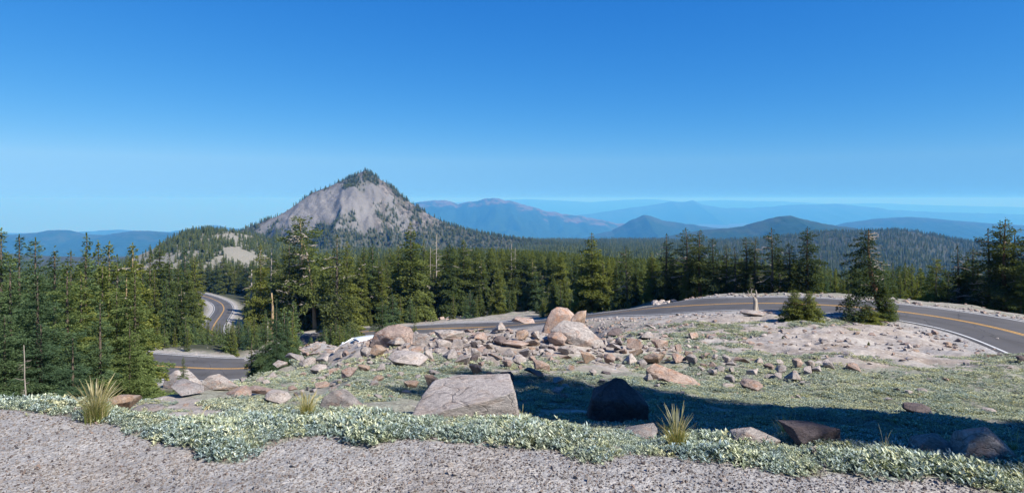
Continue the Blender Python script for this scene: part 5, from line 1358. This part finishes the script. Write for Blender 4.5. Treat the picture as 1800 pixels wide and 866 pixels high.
# left side: the plants stop where the dense trees begin
keep &= ~((u1 < 235) & (D1 > de + 1.0))
x1, D1, z1, u1, band = x1[keep], D1[keep], z1[keep], u1[keep], band[keep]
n = len(x1); sc = rng.uniform(0.55, 1.2, n) * (0.75 + 0.35 * band) * np.clip(2.3 * fbm(x1 * 2.6, D1 * 2.6, 55, 3) - 0.25, 0.4, 1.2)
rot = np.stack([rng.uniform(-.15, .15, n), rng.uniform(-.15, .15, n), rng.uniform(0, 6.28, n)], -1)
use_s = rng.random(n) < np.clip(0.1 + band * 0.55 + 1.1 * (fbm(x1 * 1.4, D1 * 1.4, 66, 3) - 0.4), 0, 1)
s_ = np.stack([sc, sc, sc * np.where(band > 0.5, 1.1, 1.0)], -1)
print('plants near', n)
scatter('silver_ground_cover', np.stack([x1, D1, z1 - 0.005], -1)[use_s], rot[use_s], s_[use_s], rng.integers(0, 4, use_s.sum()), sil, 'low silver-leaved plants along the edge of the gravel pull-out')
scatter('ground_cover', np.stack([x1, D1, z1 - 0.005], -1)[~use_s], rot[~use_s], s_[~use_s], rng.integers(0, 3, (~use_s).sum()), sag, 'low grey-green plants covering the near slope')
x1, D1, u1 = spots_px(120000, 11, 42)
z1 = H(x1, D1); v1 = V0 - F * z1 / D1
cv = cover(u1, v1, D1, x1, D1); nn = fbm(x1 * 0.9, D1 * 0.9, 90, 4)
keep = (nn + (cv - 0.5) * 0.8 > 0.5) & road_ok(x1, D1, 0.9) & (u1 > 330) & (rng.random(len(x1)) < 0.62)
keep &= ~((u1 < 520) & (D1 > 14)); keep &= ~((u1 < 700) & (D1 > 36))
x1, D1, z1 = x1[keep], D1[keep], z1[keep]; n = len(x1)
sc = rng.uniform(0.8, 1.7, n) * np.clip(D1 / 16, 1.0, 1.6)
print('plants far', n)
scatter('ground_cover', np.stack([x1, D1, z1 - 0.01], -1), np.stack([rng.uniform(-.1, .1, n), rng.uniform(-.1, .1, n), rng.uniform(0, 6.28, n)], -1), np.stack([sc, sc, sc * 0.8], -1), rng.integers(0, 3, n), sag, 'low grey-green plants carpeting the slope down to the road')

# pebbles on the gravel
def pebble(seed, mat):
    me = rock_mesh('pebble', seed, mat, 8, sub=0, rough=0.0, bev=0.12); return hidden('pebble_source', me)
peb = [pebble(701, 'rock_grey'), pebble(702, 'rock_pale'), pebble(703, 'rock_dark'), pebble(704, 'rock_grey'), pebble(705, 'rock_pink')]
n = 75000
D = np.exp(rng.uniform(math.log(2.3), math.log(5.6), n)); u = rng.uniform(-150, 1950, n); x = (u - U0) / F * D
keep = D < edge_D(u) + 0.25
x, D = x[keep], D[keep]; n = len(x)
sc = 0.0035 + 0.0085 * rng.random(n) ** 1.8 + (rng.random(n) < 0.012) * rng.uniform(0.005, 0.016, n)
scatter('gravel', np.stack([x, D, H(x, D) + sc * 0.2], -1), rng.uniform(0, 6.28, (n, 3)), np.stack([sc, sc, sc * 0.75], -1), rng.choice(5, n, p=[.28, .34, .1, .18, .1]), peb, 'loose grey gravel of the pull-out')
# rubble on the slope, in the island and along the verges
x, D, u = spots_px(90000, 5, 60)
z = H(x, D); v = V0 - F * z / D
dr, _, wr = road_near(x, D)
pile = np.clip(1.0 * blob(u, v, 900, 604, 300, 34) + 0.12 * blob(u, v, 1500, 600, 260, 32) + 0.03 + 0.5 * (np.abs(dr - wr - 1.2) < 0.8), 0, 1)
keep = (rng.random(len(x)) < pile) & (dr > wr + 0.2) & (u > 260) & (D > edge_D(u) + 0.4)
x, D, z = x[keep], D[keep], z[keep]; n = len(x)
pl_ = blob(u[keep], v[keep], 900, 604, 280, 30)
sc = (0.02 + 0.09 * rng.random(n) ** 3) * np.clip(D / 14, 0.6, 2.0) + pl_ * 0.11 * rng.random(n) ** 2
print('rubble', n)
rub = [hidden('stone_source', RK[k][i]) for k, i in (('rock_pink', 0), ('rock_grey', 1), ('rock_pale', 2), ('rock_orange', 3), ('rock_grey', 4))]
scatter('rubble', np.stack([x, D, z + sc * 0.15], -1), np.stack([rng.uniform(-.3, .3, n), rng.uniform(-.3, .3, n), rng.uniform(0, 6.28, n)], -1), np.stack([sc, sc, sc * 0.65], -1), rng.choice(5, n, p=[.26, .26, .2, .1, .18]), rub, 'small broken stones strewn over the slope')
# verge rubble beyond
x, D, u = spots_px(30000, 50, 300)
dr, _, wr = road_near(x, D)
z = H(x, D)
keep = (((dr - wr) > 0.5) & ((dr - wr) < 4.5) & (rng.random(len(x)) < 0.9)) | ((u > 700) & (u < 840) & (D > 102) & (D < 116) & (rng.random(len(x)) < 0.9))
x, D, z = x[keep], D[keep], z[keep]; n = len(x)
sc = (0.06 + 0.22 * rng.random(n) ** 3) * np.where(D > 130, 0.8, 1.0)
scatter('rubble', np.stack([x, D, z], -1), np.stack([0 * x, 0 * x, rng.uniform(0, 6.28, n)], -1), np.stack([sc, sc, sc * 0.6], -1), rng.choice(5, n, p=[.2, .24, .36, .05, .15]), rub, 'pale broken stones heaped along the road verges')

# ------------------------------------------------------------------ forests that read as one mass
def far_tree(seed, nl):
    g = np.random.default_rng(seed); Vv = []; Fc = []
    for i in range(nl):
        t = i / nl; z = 0.08 + t * 0.92; r = 0.17 * (1 - t) ** 0.8 + 0.012
        for q in range(5):
            az = q * 1.257 + i * 0.8 + g.uniform(-.3, .3); rr = r * g.uniform(0.7, 1.3)
            w = rr * 0.55; d = np.array([math.cos(az), math.sin(az)]); s_ = np.array([-d[1], d[0]])
            k = len(Vv)
            Vv += [(0, 0, z + 0.06), (d[0]*rr*.7 + s_[0]*w, d[1]*rr*.7 + s_[1]*w, z - 0.03), (d[0]*rr*1.1, d[1]*rr*1.1, z - 0.055), (d[0]*rr*.7 - s_[0]*w, d[1]*rr*.7 - s_[1]*w, z - 0.03)]
            Fc.append((k, k + 1, k + 2, k + 3))
    return hidden('tree_source', mesh_np('far_tree', Vv, Fc, 4, M['needle_far']))
ft = [far_tree(800 + i, 9) for i in range(4)]
midf = [hidden('tree_source', MID[i][0]) for i in (0, 2, 3)]
# belt behind the individual trees, 90 to 420 m
D = np.exp(rng.uniform(math.log(95), math.log(520), 9000)); u = rng.uniform(-250, 2000, 9000); x = (u - U0) / F * D
keep = rng.random(9000) < (D / 520) ** 0.9 + 0.12
keep &= road_ok(x, D, 5.0)
keep &= ~((u > 640) & (u < 1050) & (D < 125)); keep &= ~((u > 350) & (u < 640) & (D < 150)); keep &= ~((u > 280) & (u < 440) & (D < 320))
spur = (u > 235) & (u < 470) & (D > 380)
keep &= ~spur
x, D, u = x[keep], D[keep], u[keep]; z = H(x, D)
h = rng.uniform(9, 15, len(x)) 
# keep them below the skyline the photo shows there
lim = np.interp(u, [-250, 0, 150, 280, 330, 440, 480, 560, 640, 700, 800, 960, 1100, 1300, 1420, 1480, 1560, 1640, 1700, 2000], [420, 425, 425, 440, 452, 450, 435, 425, 432, 435, 432, 440, 452, 452, 455, 474, 462, 474, 474, 460])
hmax = -(lim - V0) / F * D - z
h = np.minimum(h, hmax)
k = h > 4; x, D, z, h = x[k], D[k], z[k], h[k]; n = len(x)
print('belt', n)
scatter('forest', np.stack([x, D, z - 0.2], -1), np.stack([0 * x, 0 * x, rng.uniform(0, 6.28, n)], -1), np.stack([h / 12 * 1.15] * 2 + [h / 12], -1), rng.integers(0, 3, n), midf, 'dense conifer forest filling the slope behind the front trees')
# wooded plateau and hill, 450 to 2700 m
D = np.exp(rng.uniform(math.log(450), math.log(2900), 90000)); u = rng.uniform(-200, 1980, 90000); x = (u - U0) / F * D
keep = rng.random(90000) < (D / 2900) ** 1.1 + 0.15
n0 = fbm(x * 0.006, D * 0.006, 300, 4)
keep &= (n0 > 0.33) | (u > 1250)
sp = (u > 235) & (u < 480) & (D > 380) & (D < 1000)
keep &= ~(sp & (rng.random(90000) < (0.45 + 0.5 * (n0 > 0.5))))
keep &= ~((u > 60) & (u < 480) & (D > 1100))
keep &= ~((u >= 480) & (u < 900) & (D > 1060) & (D < 1900))
x, D, u = x[keep], D[keep], u[keep]
us = rng.uniform(232, 480, 2600); Ds = rng.uniform(430, 860, 2600); xs_ = (us - U0) / F * Ds
k_ = (fbm(xs_ * 0.02, Ds * 0.012, 310, 4) > 0.54) & (rng.random(2600) > 0.85 * blob(us, Ds, 412, 600, 22, 90))
x = np.r_[x, xs_[k_]]; D = np.r_[D, Ds[k_]]; u = np.r_[u, us[k_]]
z = H(x, D); n = len(x)
h = rng.uniform(7, 14, n) * np.where((u < 480) & (D < 900), 0.62, 1.0)
print('plateau', n)
scatter('distant_forest', np.stack([x, D, z - 0.5], -1), np.stack([0 * x, 0 * x, rng.uniform(0, 6.28, n)], -1), np.stack([h * 1.25, h * 1.25, h], -1), rng.integers(0, 4, n), ft, 'distant conifer forest covering the plateau and the rounded hill')
# trees on the peak
x = rng.uniform(-680, 400, 42000); y = rng.uniform(1090, 1560, 42000); z = mount_z(x, y)
tm = tree_mask(x, y, z); zg = H(x, y)
keep = (rng.random(42000) < tm * 0.62 * (1 - 0.9 * (y > PEAK_Y + 30))) & (z > zg)
x, y, z = x[keep], y[keep], z[keep]; n = len(x); h = rng.uniform(4.5, 11, n)
print('peak trees', n)
scatter('mountain_forest', np.stack([x, y, z - 0.5], -1), np.stack([0 * x, 0 * x, rng.uniform(0, 6.28, n)], -1), np.stack([h * 1.2, h * 1.2, h], -1), rng.integers(0, 4, n), ft, 'small dark conifers scattered over the pumice peak')

# ------------------------------------------------------------------ air
def haze():
    b = 64000.0; zt = 96.0; zb = -3600.0
    x0, x1, y0, y1 = -b, b, -b, b
    V = [(x0, y0, zb), (x1, y0, zb), (x1, y1, zb), (x0, y1, zb), (x0, y0, zt), (x1, y0, zt), (x1, y1, zt), (x0, y1, zt)]
    Fc = [(0, 3, 2, 1), (4, 5, 6, 7), (0, 1, 5, 4), (1, 2, 6, 5), (2, 3, 7, 6), (3, 0, 4, 7)]
    me = bpy.data.meshes.new('haze'); me.from_pydata(V, [], Fc); me.update()
    m, nt, out = new_mat('haze_air')
    v = nt.nodes.new('ShaderNodeVolumePrincipled')
    v.inputs['Color'].default_value = (0.085, 0.42, 1.0, 1)
    v.inputs['Absorption Color'].default_value = (0.74, 0.68, 1.0, 1)
    v.inputs['Density'].default_value = 9.2e-5
    v.inputs['Anisotropy'].default_value = 0.0
    nt.links.new(v.outputs[0], out.inputs['Volume'])
    me.materials.append(m)
    tag(link('haze', me), 'thin blue air between the viewer and the far ranges', None, None, 'stuff')
haze()
